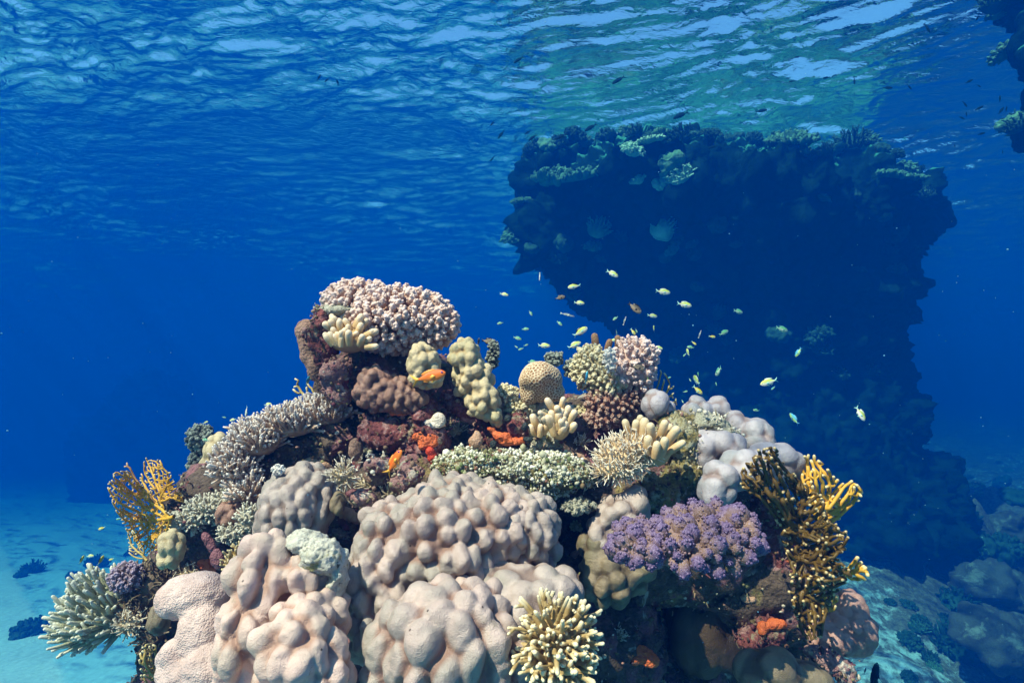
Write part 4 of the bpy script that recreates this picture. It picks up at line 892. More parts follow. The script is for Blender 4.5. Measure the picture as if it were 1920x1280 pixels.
# ================================================================ corals of the far pinnacle and the open sand
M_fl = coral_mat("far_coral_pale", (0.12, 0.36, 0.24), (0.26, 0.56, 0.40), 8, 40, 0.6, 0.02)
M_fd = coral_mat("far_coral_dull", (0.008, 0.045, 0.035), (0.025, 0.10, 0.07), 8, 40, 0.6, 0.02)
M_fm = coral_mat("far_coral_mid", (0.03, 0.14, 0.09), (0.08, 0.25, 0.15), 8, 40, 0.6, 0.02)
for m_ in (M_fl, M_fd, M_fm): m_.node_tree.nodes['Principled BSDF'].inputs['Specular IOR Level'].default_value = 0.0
O1 = [((0, 0, 0), (0.2, 0.2, 0.14), None)]
far_proto = {}
def far_kind(kind, mat):
    key = (kind, mat.name)
    if key not in far_proto:
        if kind == "bush": o = bush("far_bush_coral", mat, O1, 110, 0.10, 0.016, 401, keep=lambda n: n[2] > -0.3, lean=(0, 0, 0.5), sub=3, bend=0.5, nseg=5)
        elif kind == "lump": o = lobed("far_lobed_coral", mat, [((0, 0, 0), (0.2, 0.2, 0.15), None), ((0.13, -0.05, 0.03), (0.12, 0.12, 0.12), None)], 0.09, 0.03, 0.022, 402)
        elif kind == "table": o = cauliflower("far_table_coral", mat, [((0, 0, 0), (0.30, 0.26, 0.05), None), ((0.2, 0.05, 0.03), (0.16, 0.2, 0.05), None)], 130, 0.034, 403, keep=lambda n: n[2] > -0.2, warts=6)
        else: o = cauliflower("far_cauliflower_coral", mat, O1, 70, 0.05, 404, keep=lambda n: n[2] > -0.4, warts=6)
        far_proto[key] = o; return o
    o = far_proto[key].copy(); C.objects.link(o); return o
pin = bpy.data.objects["coral_pinnacle"]
from mathutils.bvhtree import BVHTree
def bvh_of(o): 
    return BVHTree.FromPolygons([v.co[:] for v in o.data.vertices], [p.vertices[:] for p in o.data.polygons])
T_pin = bvh_of(pin); T_wall = bvh_of(bpy.data.objects["reef_wall"]); T_bed = bvh_of(bpy.data.objects["seabed_sand"]); T_patch = bvh_of(bpy.data.objects["patch_reef"])
def seat(T, px, py):
    """the point of a surface seen at a photo pixel (walks down if the first look misses it)"""
    for k in range(0, 90, 3):
        d = Vector(ray(px, py + k)).normalized(); h = T.ray_cast(Vector((0, 0, 0)), d)
        if h[0] is not None: return h[0], h[1]
    return None, None
rgf = np.random.default_rng(77)
def far_coral(T, px, py, kind, mat, s, label, group):
    p, n = seat(T, px, py)
    if p is None: return
    o = far_kind(kind, mat); s *= SC / 1.6; o.location = p + n * 0.02 * s; o.scale = (s, s, s * rgf.uniform(0.8, 1.2))
    tilt = Vector((n.x, n.y, max(n.z, 0) + (1.2 if kind != "table" else 2.5))).normalized()
    o.rotation_euler = (tilt.to_track_quat('Z', 'Y') @ Matrix.Rotation(rgf.uniform(0, 6.28), 3, 'Z').to_quaternion()).to_euler()
    tag(o, label, "coral", group)
GP = "corals on the far pinnacle"
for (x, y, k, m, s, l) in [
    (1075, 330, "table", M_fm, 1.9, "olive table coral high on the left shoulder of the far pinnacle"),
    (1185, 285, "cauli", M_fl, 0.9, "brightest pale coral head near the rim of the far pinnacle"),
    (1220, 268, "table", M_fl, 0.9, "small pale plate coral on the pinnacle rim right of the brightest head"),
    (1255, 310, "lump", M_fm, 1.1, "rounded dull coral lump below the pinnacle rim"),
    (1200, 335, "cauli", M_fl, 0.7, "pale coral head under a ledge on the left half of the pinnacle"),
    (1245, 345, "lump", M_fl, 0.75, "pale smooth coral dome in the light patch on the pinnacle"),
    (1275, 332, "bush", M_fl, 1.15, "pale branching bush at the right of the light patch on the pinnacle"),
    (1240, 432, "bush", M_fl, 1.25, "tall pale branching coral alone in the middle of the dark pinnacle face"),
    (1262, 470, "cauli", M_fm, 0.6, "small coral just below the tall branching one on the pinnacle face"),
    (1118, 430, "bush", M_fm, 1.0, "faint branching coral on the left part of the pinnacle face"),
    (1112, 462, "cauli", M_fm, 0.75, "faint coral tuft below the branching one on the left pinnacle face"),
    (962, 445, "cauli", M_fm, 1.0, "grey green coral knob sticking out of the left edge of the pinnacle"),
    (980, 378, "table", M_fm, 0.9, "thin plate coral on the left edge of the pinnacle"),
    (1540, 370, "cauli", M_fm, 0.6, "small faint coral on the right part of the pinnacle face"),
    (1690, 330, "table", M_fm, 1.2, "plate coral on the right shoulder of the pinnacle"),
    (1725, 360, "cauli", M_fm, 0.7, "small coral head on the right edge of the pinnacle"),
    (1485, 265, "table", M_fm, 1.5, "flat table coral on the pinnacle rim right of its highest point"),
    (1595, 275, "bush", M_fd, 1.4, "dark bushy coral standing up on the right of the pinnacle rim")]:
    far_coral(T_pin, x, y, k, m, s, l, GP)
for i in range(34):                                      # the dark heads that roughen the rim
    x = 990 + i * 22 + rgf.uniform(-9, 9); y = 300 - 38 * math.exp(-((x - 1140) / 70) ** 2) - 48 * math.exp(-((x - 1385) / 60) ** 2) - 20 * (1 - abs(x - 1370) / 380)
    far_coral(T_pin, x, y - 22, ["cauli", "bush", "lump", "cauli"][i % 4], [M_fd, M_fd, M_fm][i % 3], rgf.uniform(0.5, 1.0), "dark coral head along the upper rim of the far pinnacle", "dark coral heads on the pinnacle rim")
for i in range(36):
    x = rgf.uniform(985, 1740); y = rgf.uniform(330, 720)
    far_coral(T_pin, x, y, ["cauli", "lump", "bush"][i % 3], M_fd, rgf.uniform(0.5, 1.1), "dim coral growth on the shaded face of the far pinnacle", "dim corals on the pinnacle face")
for (x, y, k, m, s, l) in [(1885, 92, "cauli", M_fm, 0.85, "round coral head on a ledge of the upper right reef wall"), (1872, 120, "table", M_fm, 0.75, "plate coral on the edge of the upper right reef wall"),
    (1868, 30, "cauli", M_fm, 0.5, "small coral near the top of the upper right reef wall"), (1905, 190, "lump", M_fm, 0.8, "grey coral lump low on the upper right reef wall"), (1865, 8, "bush", M_fd, 0.8, "dark branching coral at the very top of the right reef wall"), (1908, 235, "bush", M_fd, 0.8, "dark branching coral at the lower end of the right reef wall")]:
    far_coral(T_wall, x, y, k, m, s, l, "corals on the right reef wall")
for (x, y, k, m, s, l) in [(58, 1185, "cauli", M_fd, 1.5, "dark coral head on the sand at the lower left"), (35, 1195, "lump", M_fd, 0.7, "small dark lump left of the dark coral head on the left sand"), (60, 1072, "bush", M_fd, 1.3, "dark bushy coral on the pale sand at the left edge"), (38, 1080, "lump", M_fd, 0.8, "low dark lump beside the bushy coral on the left sand"),
    (180, 1062, "bush", M_fd, 1.5, "dark bushy coral on the sand behind the small yellow fish"), (140, 1082, "lump", M_fd, 1.0, "dark lump on the sand beyond the green finger coral"), (250, 1040, "cauli", M_fd, 1.2, "dark coral on the sand behind the left fan")]:
    far_coral(T_bed, x, y, k, m, s, l, "coral heads on the left sand")
for i in range(46):
    x = rgf.uniform(1655, 1915); y = rgf.uniform(860, 1275); s = rgf.uniform(0.4, 1.3) * (1.2 if x > 1780 else 0.7)
    far_coral(T_bed, x, y, ["cauli", "cauli", "bush", "lump"][i % 4], [M_fd, M_fd, M_fm, M_fd][int(rgf.integers(4))], s, "coral head scattered over the rubble slope at the lower right", "coral heads on the right rubble slope")
M_slope = rock_mat("slope_rock", ((0.008, 0.022, 0.02), (0.045, 0.085, 0.065)), [((0.11, 0.19, 0.155), 2.2, 0.56, 0.64), ((0.015, 0.03, 0.03), 1.6, 0.55, 0.63)], 14, 4)
def bed_boulders():
    for k, (x, y, Y, rx, ry, l) in enumerate([(1885, 1200, 4.6, 66, 50, "large dark boulder in the lower right corner"), (1850, 1095, 6.0, 62, 40, "dark boulder on the slope above the large corner boulder"), (1790, 1010, 7.5, 70, 26, "dark ledge across the right rubble slope"), (1905, 1010, 7.0, 46, 60, "dark boulder at the right edge of the picture")]):
        tag(rock("slope_boulder", M_slope, [B(x, y, Y, rx, ry, rx * 0.8), B(x + rx * 0.4, y + ry * 0.5, Y, rx * 0.7, ry * 0.7, rx * 0.6)], 0.05 * SC / 1.6, 0.10 * SC, 3.6 / SC, 500 + k), l, "rock", "dark boulders on the right slope")
bed_boulders()

# ================================================================ fish
def fish_mat(name, back, belly, z0=-0.05, z1=0.08, rough=0.35, eye=None):
    m, nt, b = nodes_of(name); sep = nt.nodes.new("ShaderNodeSeparateXYZ"); nt.links.new(objcoord(nt), sep.inputs[0])
    mr = nt.nodes.new("ShaderNodeMapRange"); mr.inputs[1].default_value = z0; mr.inputs[2].default_value = z1; nt.links.new(sep.outputs[2], mr.inputs[0])
    c = mixc(nt, mr.outputs[0], belly, back); nt.links.new(c, b.inputs["Base Color"]); b.inputs["Roughness"].default_value = rough
    bump(nt, b, voro(nt, 60, objcoord(nt)), 0.25, 0.006)
    return m
def plain(name, col, rough=0.5):
    m, nt, b = nodes_of(name); c = mixc(nt, noise(nt, 12, 3, 0.5, objcoord(nt)), tuple(x * 0.8 for x in col), tuple(min(1, x * 1.15) for x in col)); nt.links.new(c, b.inputs["Base Color"]); b.inputs["Roughness"].default_value = rough; return m
def body_mesh(h, w, xs=None):
    # profile along x (head at +0.5): half heights up and down
    x = np.array([0.5, 0.485, 0.45, 0.38, 0.28, 0.15, 0.0, -0.13, -0.22, -0.29, -0.33])
    t = np.array([0.06, 0.26, 0.48, 0.74, 0.94, 1.0, 0.9, 0.66, 0.42, 0.25, 0.2])
    n = 16; a = np.arange(n) / n * 2 * math.pi; V = []
    for xi, ti in zip(x, t):
        zc = 0.012 * (ti - 0.5)
        V.append(np.stack([np.full(n, xi), np.cos(a) * w * ti ** 0.9 * (1 if xi > 0 else 0.9 + 0.3 * xi), np.sin(a) * h * ti + zc], 1))
    V = np.concatenate(V + [[[0.502, 0, 0]], [[-0.335, 0, 0]]]); m = len(x)
    i = (np.arange(m - 1)[:, None] * n + np.arange(n)[None]).ravel(); j = (np.arange(m - 1)[:, None] * n + (np.arange(n)[None] + 1) % n).ravel()
    F4 = np.stack([i, i + n, j + n, j], 1); k = np.arange(n)
    F3 = np.concatenate([np.stack([k, (k + 1) % n, np.full(n, m * n)], 1), np.stack([(m - 1) * n + (k + 1) % n, (m - 1) * n + k, np.full(n, m * n + 1)], 1)])
    return V, F3, F4
def fin(name, mat, pts, parent, th=0.012, y0=0.0, splay=0.0):
    """a thin fin: outline in the fish's x-z plane, thicker at its root"""
    P = np.array(pts, float); n = len(P); c = P.mean(0)
    V = np.concatenate([np.stack([P[:, 0], y0 + th * 0.35 + splay * np.abs(P[:, 1]), P[:, 1]], 1), np.stack([P[:, 0], y0 - th * 0.35 + splay * np.abs(P[:, 1]), P[:, 1]], 1), [[c[0], y0 + th + splay * abs(c[1]), c[1]], [c[0], y0 - th + splay * abs(c[1]), c[1]]]])
    k = np.arange(n); k2 = (k + 1) % n
    F3 = np.concatenate([np.stack([k, k2, np.full(n, 2 * n)], 1), np.stack([n + k2, n + k, np.full(n, 2 * n + 1)], 1)]); F4 = np.stack([k2, k, n + k, n + k2], 1)
    return mesh_from(name, V, [F3, F4], mat, parent, smooth=False)
def make_fish(name, h, w, bm, tm, dm, em, pm=None, fork=0.16, tl=0.2, dh=0.07, long=False):
    V, F3, F4 = body_mesh(h, w); o = mesh_from(name, V, [F3, F4], bm)
    fin("tail_fin", tm, [(-0.30, 0.03), (-0.38, 0.06), (-0.30 - tl, fork), (-0.30 - tl * 0.9, fork * 0.7), (-0.40, 0.0), (-0.30 - tl * 0.9, -fork * 0.7), (-0.30 - tl, -fork), (-0.38, -0.06), (-0.30, -0.03)], o, 0.008)
    fin("dorsal_fin", dm, [(0.24, h * 0.9), (0.16, h + dh * 0.8), (0.0, h + dh * 0.85), (-0.14, h * 0.66 + dh * 1.2), (-0.22, h * 0.5 + dh * 1.0), (-0.2, h * 0.42), (0.0, h * 0.8)], o, 0.008)
    fin("anal_fin", dm, [(-0.02, -h * 0.8), (-0.08, -h * 0.8 - dh * 0.8), (-0.2, -h * 0.5 - dh * 0.7), (-0.2, -h * 0.4), (-0.1, -h * 0.6)], o, 0.008)
    pv = pm or tm
    for s in (1, -1):
        fin("pelvic_fin", pv, [(0.2, -h * 0.85), (0.16, -h * 0.9), (0.02, -h * 1.25), (0.05, -h * 0.95), (0.12, -h * 0.8)], o, 0.006, s * w * 0.25, 0)
        fin("pectoral_fin", pv, [(0.2, -h * 0.1), (0.12, 0.05 - h * 0.1), (0.03, 0.02 - h * 0.2), (0.06, -0.06 - h * 0.2), (0.17, -0.03 - h * 0.15)], o, 0.005, s * (w * 1.02), 0)
        mb = MB(); blob(mb, (0.4, s * w * 0.62, h * 0.22), (0.034, 0.016, 0.034), 2); e = mb.build("eye", em[0], o)
        mb = MB(); blob(mb, (0.402, s * (w * 0.62 + 0.012), h * 0.22), (0.017, 0.009, 0.017), 2); mb.build("pupil", em[1], e)
    return o
Mk = plain("fish_black", (0.012, 0.012, 0.014), 0.3)
eye_w = (plain("eye_silver", (0.6, 0.62, 0.6), 0.2), Mk); eye_p = (plain("eye_violet", (0.28, 0.05, 0.36), 0.25), Mk)
Mf_pale = fish_mat("chromis_pale", (0.50, 0.62, 0.10), (0.88, 0.88, 0.78)); Mf_green = fish_mat("chromis_green", (0.10, 0.40, 0.18), (0.55, 0.70, 0.55)); Mf_yel = fish_mat("chromis_yellow", (0.62, 0.56, 0.04), (0.80, 0.74, 0.30))
Mf_brown = fish_mat("damsel_brown", (0.10, 0.085, 0.06), (0.36, 0.28, 0.18)); Mf_slim = fish_mat("wrasse_white", (0.10, 0.14, 0.16), (0.85, 0.88, 0.88), -0.01, 0.02); Mf_blue = fish_mat("fusilier_dark", (0.003, 0.018, 0.04), (0.006, 0.04, 0.075)); Mf_bg = fish_mat("bluegreen_back", (0.03, 0.34, 0.50), (0.38, 0.62, 0.16), -0.02, 0.1)
Mt_cy = plain("fin_cyan", (0.30, 0.66, 0.58)); Mt_pale = plain("fin_pale", (0.60, 0.72, 0.55)); Mt_gr = plain("fin_green", (0.12, 0.42, 0.32))
Mf_org = fish_mat("anthias_orange", (0.80, 0.13, 0.005), (0.86, 0.24, 0.02), -0.1, 0.1, 0.4); Mt_org = plain("fin_orange", (0.82, 0.28, 0.03)); Mt_oy = plain("fin_yellow_orange", (0.82, 0.42, 0.05))
Mt_bl = plain("fin_dark", (0.004, 0.022, 0.05))
for m_ in (Mf_blue, Mt_bl): m_.node_tree.nodes["Principled BSDF"].inputs["Specular IOR Level"].default_value = 0.0
PR = {"pale": make_fish("chromis", 0.175, 0.075, Mf_pale, Mt_cy, Mt_pale, eye_w), "dark": make_fish("chromis", 0.185, 0.08, Mf_pale, Mt_cy, Mk, eye_w), "green": make_fish("chromis", 0.18, 0.075, Mf_green, Mt_gr, Mt_gr, eye_w),
      "yellow": make_fish("chromis", 0.18, 0.075, Mf_yel, Mt_cy, Mk, eye_w), "brown": make_fish("damselfish", 0.20, 0.085, Mf_brown, Mk, Mk, eye_w, fork=0.13), "slim": make_fish("wrasse", 0.062, 0.045, Mf_slim, Mt_pale, Mt_pale, eye_w, fork=0.05, tl=0.14, dh=0.02),
      "bg": make_fish("chromis", 0.17, 0.07, Mf_bg, plain("fin_blue", (0.05, 0.30, 0.55)), plain("fin_blue_edge", (0.06, 0.34, 0.6)), eye_w),
      "anthias": make_fish("anthias", 0.155, 0.07, Mf_org, Mt_oy, Mt_org, eye_p, Mt_oy, fork=0.2, tl=0.26, dh=0.05), "fusilier": make_fish("fusilier", 0.115, 0.06, Mf_blue, Mt_bl, Mt_bl, (Mt_bl, Mk), fork=0.17, tl=0.18, dh=0.03)}
used = set()
def place_fish(kind, px, py, L, ang, Y, label, group, yaw=0.0):
    src = PR[kind]
    if kind in used:
        o = src.copy(); C.objects.link(o)
        if L >= 12:
            for ch in src.children:
                c = ch.copy(); C.objects.link(c); c.parent = o
                for g in ch.children:
                    d = g.copy(); C.objects.link(d); d.parent = c
        else:
            for ch in src.children:
                if ch.name.startswith("tail_fin"): c = ch.copy(); C.objects.link(c); c.parent = o
    else: o = src; used.add(kind)
    a = R(ang); h = Vector((math.cos(a) * math.cos(R(yaw)), math.sin(R(yaw)), math.sin(a) * math.cos(R(yaw)))).normalized()
    up = Vector((0, 0, 1)) if abs(h.z) < 0.93 else Vector((-1 if h.x >= 0 else 1, 0, 0.2))
    z = (up - h * up.dot(h)).normalized(); y = z.cross(h)
    M = Matrix((h, y, z)).transposed().to_4x4(); s = psize(L, Y) / max(0.45, math.cos(R(yaw)))
    o.matrix_world = Matrix.Translation(Vector(at(px, py, Y))) @ M @ Matrix.Scale(s, 4)
    cat = {"brown": "damselfish", "slim": "wrasse", "anthias": "anthias", "fusilier": "fusilier"}.get(kind, "chromis")
    tag(o, label, "fish", group)
GC = "small chromis hovering over the reef"; GF = "dark fish below the water surface"; GD = "dark damselfish over the reef"; GS = "slender pale fish above the reef"; GA = "orange anthias"
place_fish("anthias", 805, 706, 64, 14, 1.48, "upper orange fish with violet eye swimming in front of the tan knobbly corals", GA, -8)
place_fish("anthias", 739, 866, 54, 58, 1.42, "lower orange fish with violet eye heading upward in front of crusted rocks", GA, -10)
for (k, x, y, L, a, Y, l, yaw) in [
    ("pale", 1148, 513, 25, -28, 2.2, "topmost pale chromis in front of the dark pinnacle, nose pointing down right", 0),
    ("dark", 1077, 537, 25, 190, 2.2, "yellow green chromis with black dorsal fin facing left at the pinnacle edge", 0),
    ("pale", 945, 552, 17, -12, 2.6, "lone small pale chromis in open blue water left of the pinnacle", 0),
    ("pale", 1086, 568, 20, -4, 2.4, "pale chromis facing right below the black finned one", 0),
    ("pale", 1223, 592, 19, -8, 2.4, "small pale chromis right of the brown damselfish", 0),
    ("green", 995, 587, 11, -60, 2.9, "tiny green chromis diving steeply in open blue water", 0),
    ("green", 1049, 606, 13, -40, 2.8, "tiny chromis heading down right under the long white slender fish", 0),
    ("dark", 1088, 622, 31, 32, 2.0, "large yellow white chromis rising to the right above the cream coral", 0),
    ("green", 938, 606, 12, 190, 2.9, "dim green chromis facing left far left of the swarm", 0),
    ("green", 985, 617, 14, 4, 2.8, "small blue green chromis facing right above the honeycomb coral", 0),
    ("green", 970, 634, 16, -16, 2.7, "green chromis nosing down right above the honeycomb coral", 0),
    ("green", 968, 650, 8, -30, 3.0, "left one of three tiny dim fish just above the honeycomb coral", 0),
    ("green", 977, 654, 11, 200, 3.0, "dark green middle one of three tiny fish above the honeycomb coral", 0),
    ("green", 986, 647, 9, 20, 3.1, "right one of three tiny dim fish above the honeycomb coral", 0),
    ("pale", 1020, 648, 23, -3, 2.3, "pale chromis facing right just over the honeycomb coral", 0),
    ("pale", 1077, 647, 27, 24, 2.1, "pale chromis rising to the right beside the cream cauliflower coral", 0),
    ("green", 1154, 597, 12, 215, 2.6, "tiny blue green chromis facing down left at the pinnacle edge", 0),
    ("green", 1156, 623, 11, -75, 2.6, "tiny chromis pointing straight down above the brown coral stubs", 30),
    ("yellow", 1187, 622, 15, -55, 2.4, "yellow white chromis nosing down above the white bleached branch", 0),
    ("green", 1193, 620, 9, -70, 2.5, "tiny chromis half hidden behind the one above the white branch", 0),
    ("pale", 1153, 638, 16, 182, 2.2, "pale chromis touching the tips of the cream coral, facing left", 0),
    ("pale", 1226, 616, 12, 75, 2.5, "tiny upright chromis above the pink branching coral", 50),
    ("pale", 1234, 652, 18, -14, 2.2, "pale chromis at the right edge of the pink branching coral", 0),
    ("bg", 1100, 708, 26, 78, 1.75, "blue green chromis upright in front of the cream cauliflower coral", 20),
    ("bg", 1215, 712, 18, -82, 1.9, "blue green chromis upright in front of the thin yellow fire coral", 30),
    ("green", 997, 678, 15, 5, 2.3, "green chromis half behind the honeycomb coral top", 0),
    ("green", 945, 722, 9, 10, 2.2, "tiny blue green chromis left of the honeycomb coral", 0),
    ("pale", 1243, 547, 28, -8, 2.0, "bright pale chromis facing right, upper of a pair before the pinnacle", 0),
    ("pale", 1283, 571, 28, -10, 2.0, "bright pale chromis facing right, lower of a pair before the pinnacle", 0),
    ("green", 1384, 584, 20, -10, 2.4, "round green chromis alone before the dark pinnacle face", 20),
    ("green", 1357, 624, 21, 26, 2.3, "bluish chromis with white face rising to the right", 15),
    ("yellow", 1335, 631, 13, -8, 2.6, "tiny yellow chromis left of the bluish white faced one", 0),
    ("yellow", 1301, 643, 11, -38, 2.6, "tiny yellow chromis nosing down above a cluster of small fish", 0),
    ("green", 1295, 651, 14, 170, 2.6, "small green chromis facing left in the cluster right of the pink coral", 0),
    ("pale", 1290, 661, 14, 85, 2.5, "small white chromis seen end on in the cluster right of the pink coral", 55),
    ("green", 1284, 665, 9, 225, 2.6, "tiny bluish chromis lowest left in the cluster right of the pink coral", 0),
    ("green", 1466, 617, 25, -14, 2.2, "green chromis with white throat, rightmost at mid height before the pinnacle", 12),
    ("bg", 1497, 660, 19, 245, 2.4, "dim chromis pointing down left against the dark pinnacle", 20),
    ("pale", 1442, 716, 34, 196, 1.8, "brightest white yellow chromis facing left over the right skyline", 0),
    ("bg", 1450, 727, 10, 220, 2.4, "tiny blue fish tucked under the brightest white yellow chromis", 0),
    ("green", 1347, 696, 15, 265, 2.5, "thin upright chromis alone above the lilac corals", 60),
    ("green", 1309, 702, 9, 80, 2.6, "tiny upright chromis above the yellow one near the lilac corals", 40),
    ("pale", 1306, 713, 16, 95, 2.5, "thin upright chromis right above the yellow black finned one", 62),
    ("green", 1294, 712, 7, -60, 2.7, "very tiny chromis left of the thin upright pair", 0),
    ("green", 1343, 720, 7, 90, 2.7, "very tiny upright speck of a fish above the lilac corals", 40),
    ("yellow", 1308, 731, 23, -42, 2.0, "bright yellow chromis with black dorsal fin diving at the lilac corals", 0),
    ("green", 1285, 734, 9, 15, 2.5, "tiny chromis between thin fire coral and the yellow diving one", 0),
    ("green", 1280, 752, 8, -60, 2.4, "tiny dim chromis at the left end of the lilac corals", 0),
    ("green", 1418, 769, 12, 172, 2.4, "tiny green chromis facing left above the right lilac coral", 0),
    ("bg", 1489, 785, 21, 110, 2.1, "blue chromis turning away, right of the lilac skyline", 40),
    ("pale", 1613, 775, 31, -60, 1.9, "bright white yellow chromis diving, farthest right of all", 0),
    ("bg", 1254, 708, 9, 20, 2.2, "pale blue fish bit behind the thin yellow fire coral", 0),
    ("pale", 502, 758, 14, 14, 2.2, "small pale chromis above the left table coral", 0),
    ("dark", 462, 771, 21, 255, 2.1, "yellow chromis heading straight down over the left table coral", 20),
    ("pale", 437, 787, 13, 195, 2.2, "pale chromis facing left at the top of the left table coral", 0),
    ("green", 420, 782, 8, -10, 2.4, "tiny chromis in the blue left of the table coral", 0),
    ("pale", 385, 792, 11, 24, 2.3, "tiny pale chromis above the dark bushy coral on the left", 0),
    ("green", 386, 825, 14, 170, 2.0, "green chromis in front of the dark bushy coral on the left", 0),
    ("yellow", 191, 990, 14, 200, 2.1, "yellow chromis alone in the blue left of the golden fan", 0),
    ("yellow", 153, 1049, 13, 85, 2.1, "leftmost upright yellow chromis above the green finger coral", 40),
    ("pale", 169, 1042, 14, 8, 2.1, "pale chromis facing right above the green finger coral", 0),
    ("yellow", 189, 1050, 15, 80, 2.1, "upright yellow chromis right of the pale one over the green finger coral", 40),
    ("yellow", 209, 1048, 10, 200, 2.1, "tiny yellow chromis nearest the lilac coral", 0),
    ("pale", 173, 1064, 11, 30, 2.0, "small white chromis touching the top of the green finger coral", 0),
    ("green", 152, 1077, 9, 200, 2.0, "tiny green chromis left above the green finger coral", 0),
    ("bg", 223, 972, 11, 190, 2.0, "blue chromis half behind the left edge of the golden fan", 0),
    ("bg", 577, 714, 19, 80, 1.82, "blue green chromis upright beside the small yellow fire coral on the left", 30)]:
    place_fish(k, x, y, L, a, Y, l, GC, yaw)
for (x, y, L, a, Y, l, yaw) in [(1190, 577, 31, -38, 2.0, "largest brown damselfish with dark tail diving before the pinnacle", 0), (1050, 558, 20, 14, 2.3, "small dark damselfish in open water left of the pinnacle", 0), (916, 640, 28, -10, 2.0, "grey brown damselfish right behind the tall tan coral", 0), (897, 641, 16, 80, 2.05, "dark damselfish mostly hidden by the tall tan coral", 40), (1196, 688, 28, -12, 1.86, "dark brown damselfish resting inside the pink branching coral", 0)]:
    place_fish("brown", x, y, L, a, Y, l, GD, yaw)
for (x, y, L, a, Y, l, yaw) in [(1063, 590, 29, -13, 2.1, "longest white slender fish slanting down right in open water", 0), (1171, 602, 19, 72, 2.3, "slender white fish standing upright at the pinnacle edge", 0), (1012, 518, 17, 268, 2.4, "slender pale fish hanging vertical left of the pinnacle foot", 0), (1312, 627, 17, 70, 2.4, "slender white fish upright left of the bluish chromis", 0)]:
    place_fish("slim", x, y, L, a, Y, l, GS, yaw)
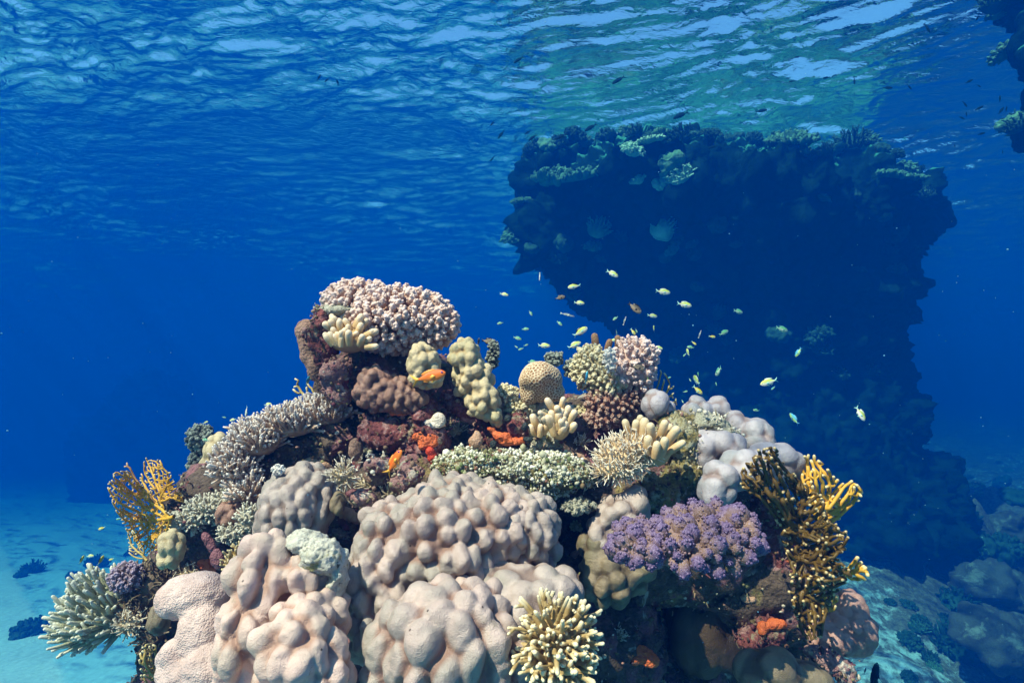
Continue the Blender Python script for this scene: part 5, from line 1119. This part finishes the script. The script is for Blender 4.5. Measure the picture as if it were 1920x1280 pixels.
for i, (x, y, L, a, Y, l) in enumerate([(973, 112, 24, 215, 5.5, "dark fish heading down left high under the surface above the pinnacle"), (1160, 150, 30, 212, 5.5, "dark fish in the green glow high over the pinnacle"), (1277, 216, 34, 204, 5.5, "largest dark fork tailed fish over the pinnacle rim"), (1108, 239, 29, 212, 5.8, "dark fish just over the left hump of the pinnacle"), (1052, 256, 28, 205, 5.8, "dark fish left of the pinnacle's left hump"), (999, 258, 21, 218, 6, "dark fish over the left end of the pinnacle rim"), (990, 248, 15, 214, 6.4, "small dark fish trailing at the left end of the pinnacle rim"), (940, 252, 22, 235, 6, "dark fish in open water left of the pinnacle rim"), (924, 231, 14, 230, 6.5, "small dark fish farthest left near the surface by the pinnacle"), (923, 298, 14, 230, 6.5, "small dark fish below the others left of the pinnacle"),
    (1427, 208, 24, 10, 6, "dark fish facing right over the highest point of the pinnacle"), (1496, 107, 14, 190, 6, "small dark fish against bright ripples right of centre"), (1550, 146, 15, 188, 6, "small dark fish below the bright ripples on the right"), (1485, 153, 13, 190, 6, "small dark oval fish above the middle of the pinnacle"), (1337, 275, 20, 200, 6, "dark blue fish in front of the pinnacle's central hump"), (1640, 278, 20, 300, 6, "dark fish diving over the right end of the pinnacle"),
    (1738, 52, 22, 300, 4.5, "dark fish diving near the top right ripples"), (1833, 34, 13, 240, 4.5, "small dark fish next to the top of the right reef wall"), (1602, 152, 14, 270, 5, "dark upright fish under the ripples right of centre"), (1664, 165, 20, 0, 5, "thin dark fish facing right under the ripples"), (1705, 163, 14, 310, 5, "small dark fish in a bright ripple on the right"), (1817, 153, 17, 25, 4.5, "dark fish left of the right reef wall's coral ledge"), (1835, 161, 11, 330, 4.5, "small dark fish under the ledge of the right reef wall"), (1809, 195, 15, 305, 4.6, "dark fish diving left of the right reef wall"), (1836, 203, 19, 28, 4.6, "dark fish rising right toward the right reef wall"), (1803, 221, 13, 335, 4.7, "dark fish with a light back left of the right reef wall"), (1812, 215, 11, 90, 4.8, "small upright dark fish by the light backed one"), (1877, 208, 19, 52, 4.5, "dark fish steeply rising beside the right reef wall"), (1887, 205, 12, 78, 4.6, "small upright dark fish touching the right reef wall"), (1875, 186, 15, 85, 4.6, "thin upright dark fish near the right reef wall"), (1840, 251, 16, 14, 4.7, "dark fish facing right in open blue on the right"), (1889, 254, 13, 5, 4.6, "dark fish at the right edge below the reef wall"), (1790, 273, 8, 280, 5, "tiny dark fish in the open blue on the right"), (1880, 284, 9, 265, 5, "tiny upright dark fish near the right edge"), (1901, 267, 7, 80, 5, "tiny dark speck of a fish at the right edge"),
    (598, 146, 15, 60, 5, "thin dark fish in bright ripples left of centre"), (613, 150, 12, 225, 5, "small dark fish right of the thin one in the left ripples"), (633, 155, 13, 110, 5.2, "small dark fish at the right of the left ripples"), (655, 435, 9, 20, 6, "tiny dark fish alone in the deep blue on the left"), (1622, 1257, 12, 70, 3.0, "tiny dark fish over the sand at the lower right"), (1640, 1272, 60, 80, 1.9, "black fish cut off by the bottom edge at the lower right")]):
    place_fish("fusilier" if i < 41 else "brown", x, y, L, a, Y * (SC / 1.6 if Y > 4 else 1), l, GF, 0)

# drifting specks in the water
def specks():
    rg = np.random.default_rng(12); mb = MB()
    for i in range(520):
        Y = rg.uniform(0.8, 4.5); p = at(rg.uniform(-200, 2120), rg.uniform(-100, 1380), Y); s = 0.00055 * Y * math.exp(rg.normal(0, 0.4))
        blob(mb, p, s * rg.uniform(0.7, 1.3, 3), 1)
    tag(mb.build("drifting_plankton", plain("plankton", (0.12, 0.35, 0.5))), kind="stuff")
specks()

# put every thing's origin at its own base
for o in list(C.objects):
    if o.parent is None and o.type == 'MESH' and o.get("category") and o.location.length < 1e-6 and o.data.users == 1:
        n = len(o.data.vertices); V = np.empty(n * 3, dtype=np.float32); o.data.vertices.foreach_get("co", V); V = V.reshape(-1, 3)
        c = np.array([(V[:, 0].min() + V[:, 0].max()) / 2, (V[:, 1].min() + V[:, 1].max()) / 2, V[:, 2].min()])
        o.data.transform(Matrix.Translation(Vector(-c))); o.location = Vector(c)
        for ch in o.children: ch.data.transform(Matrix.Translation(Vector(-c)))
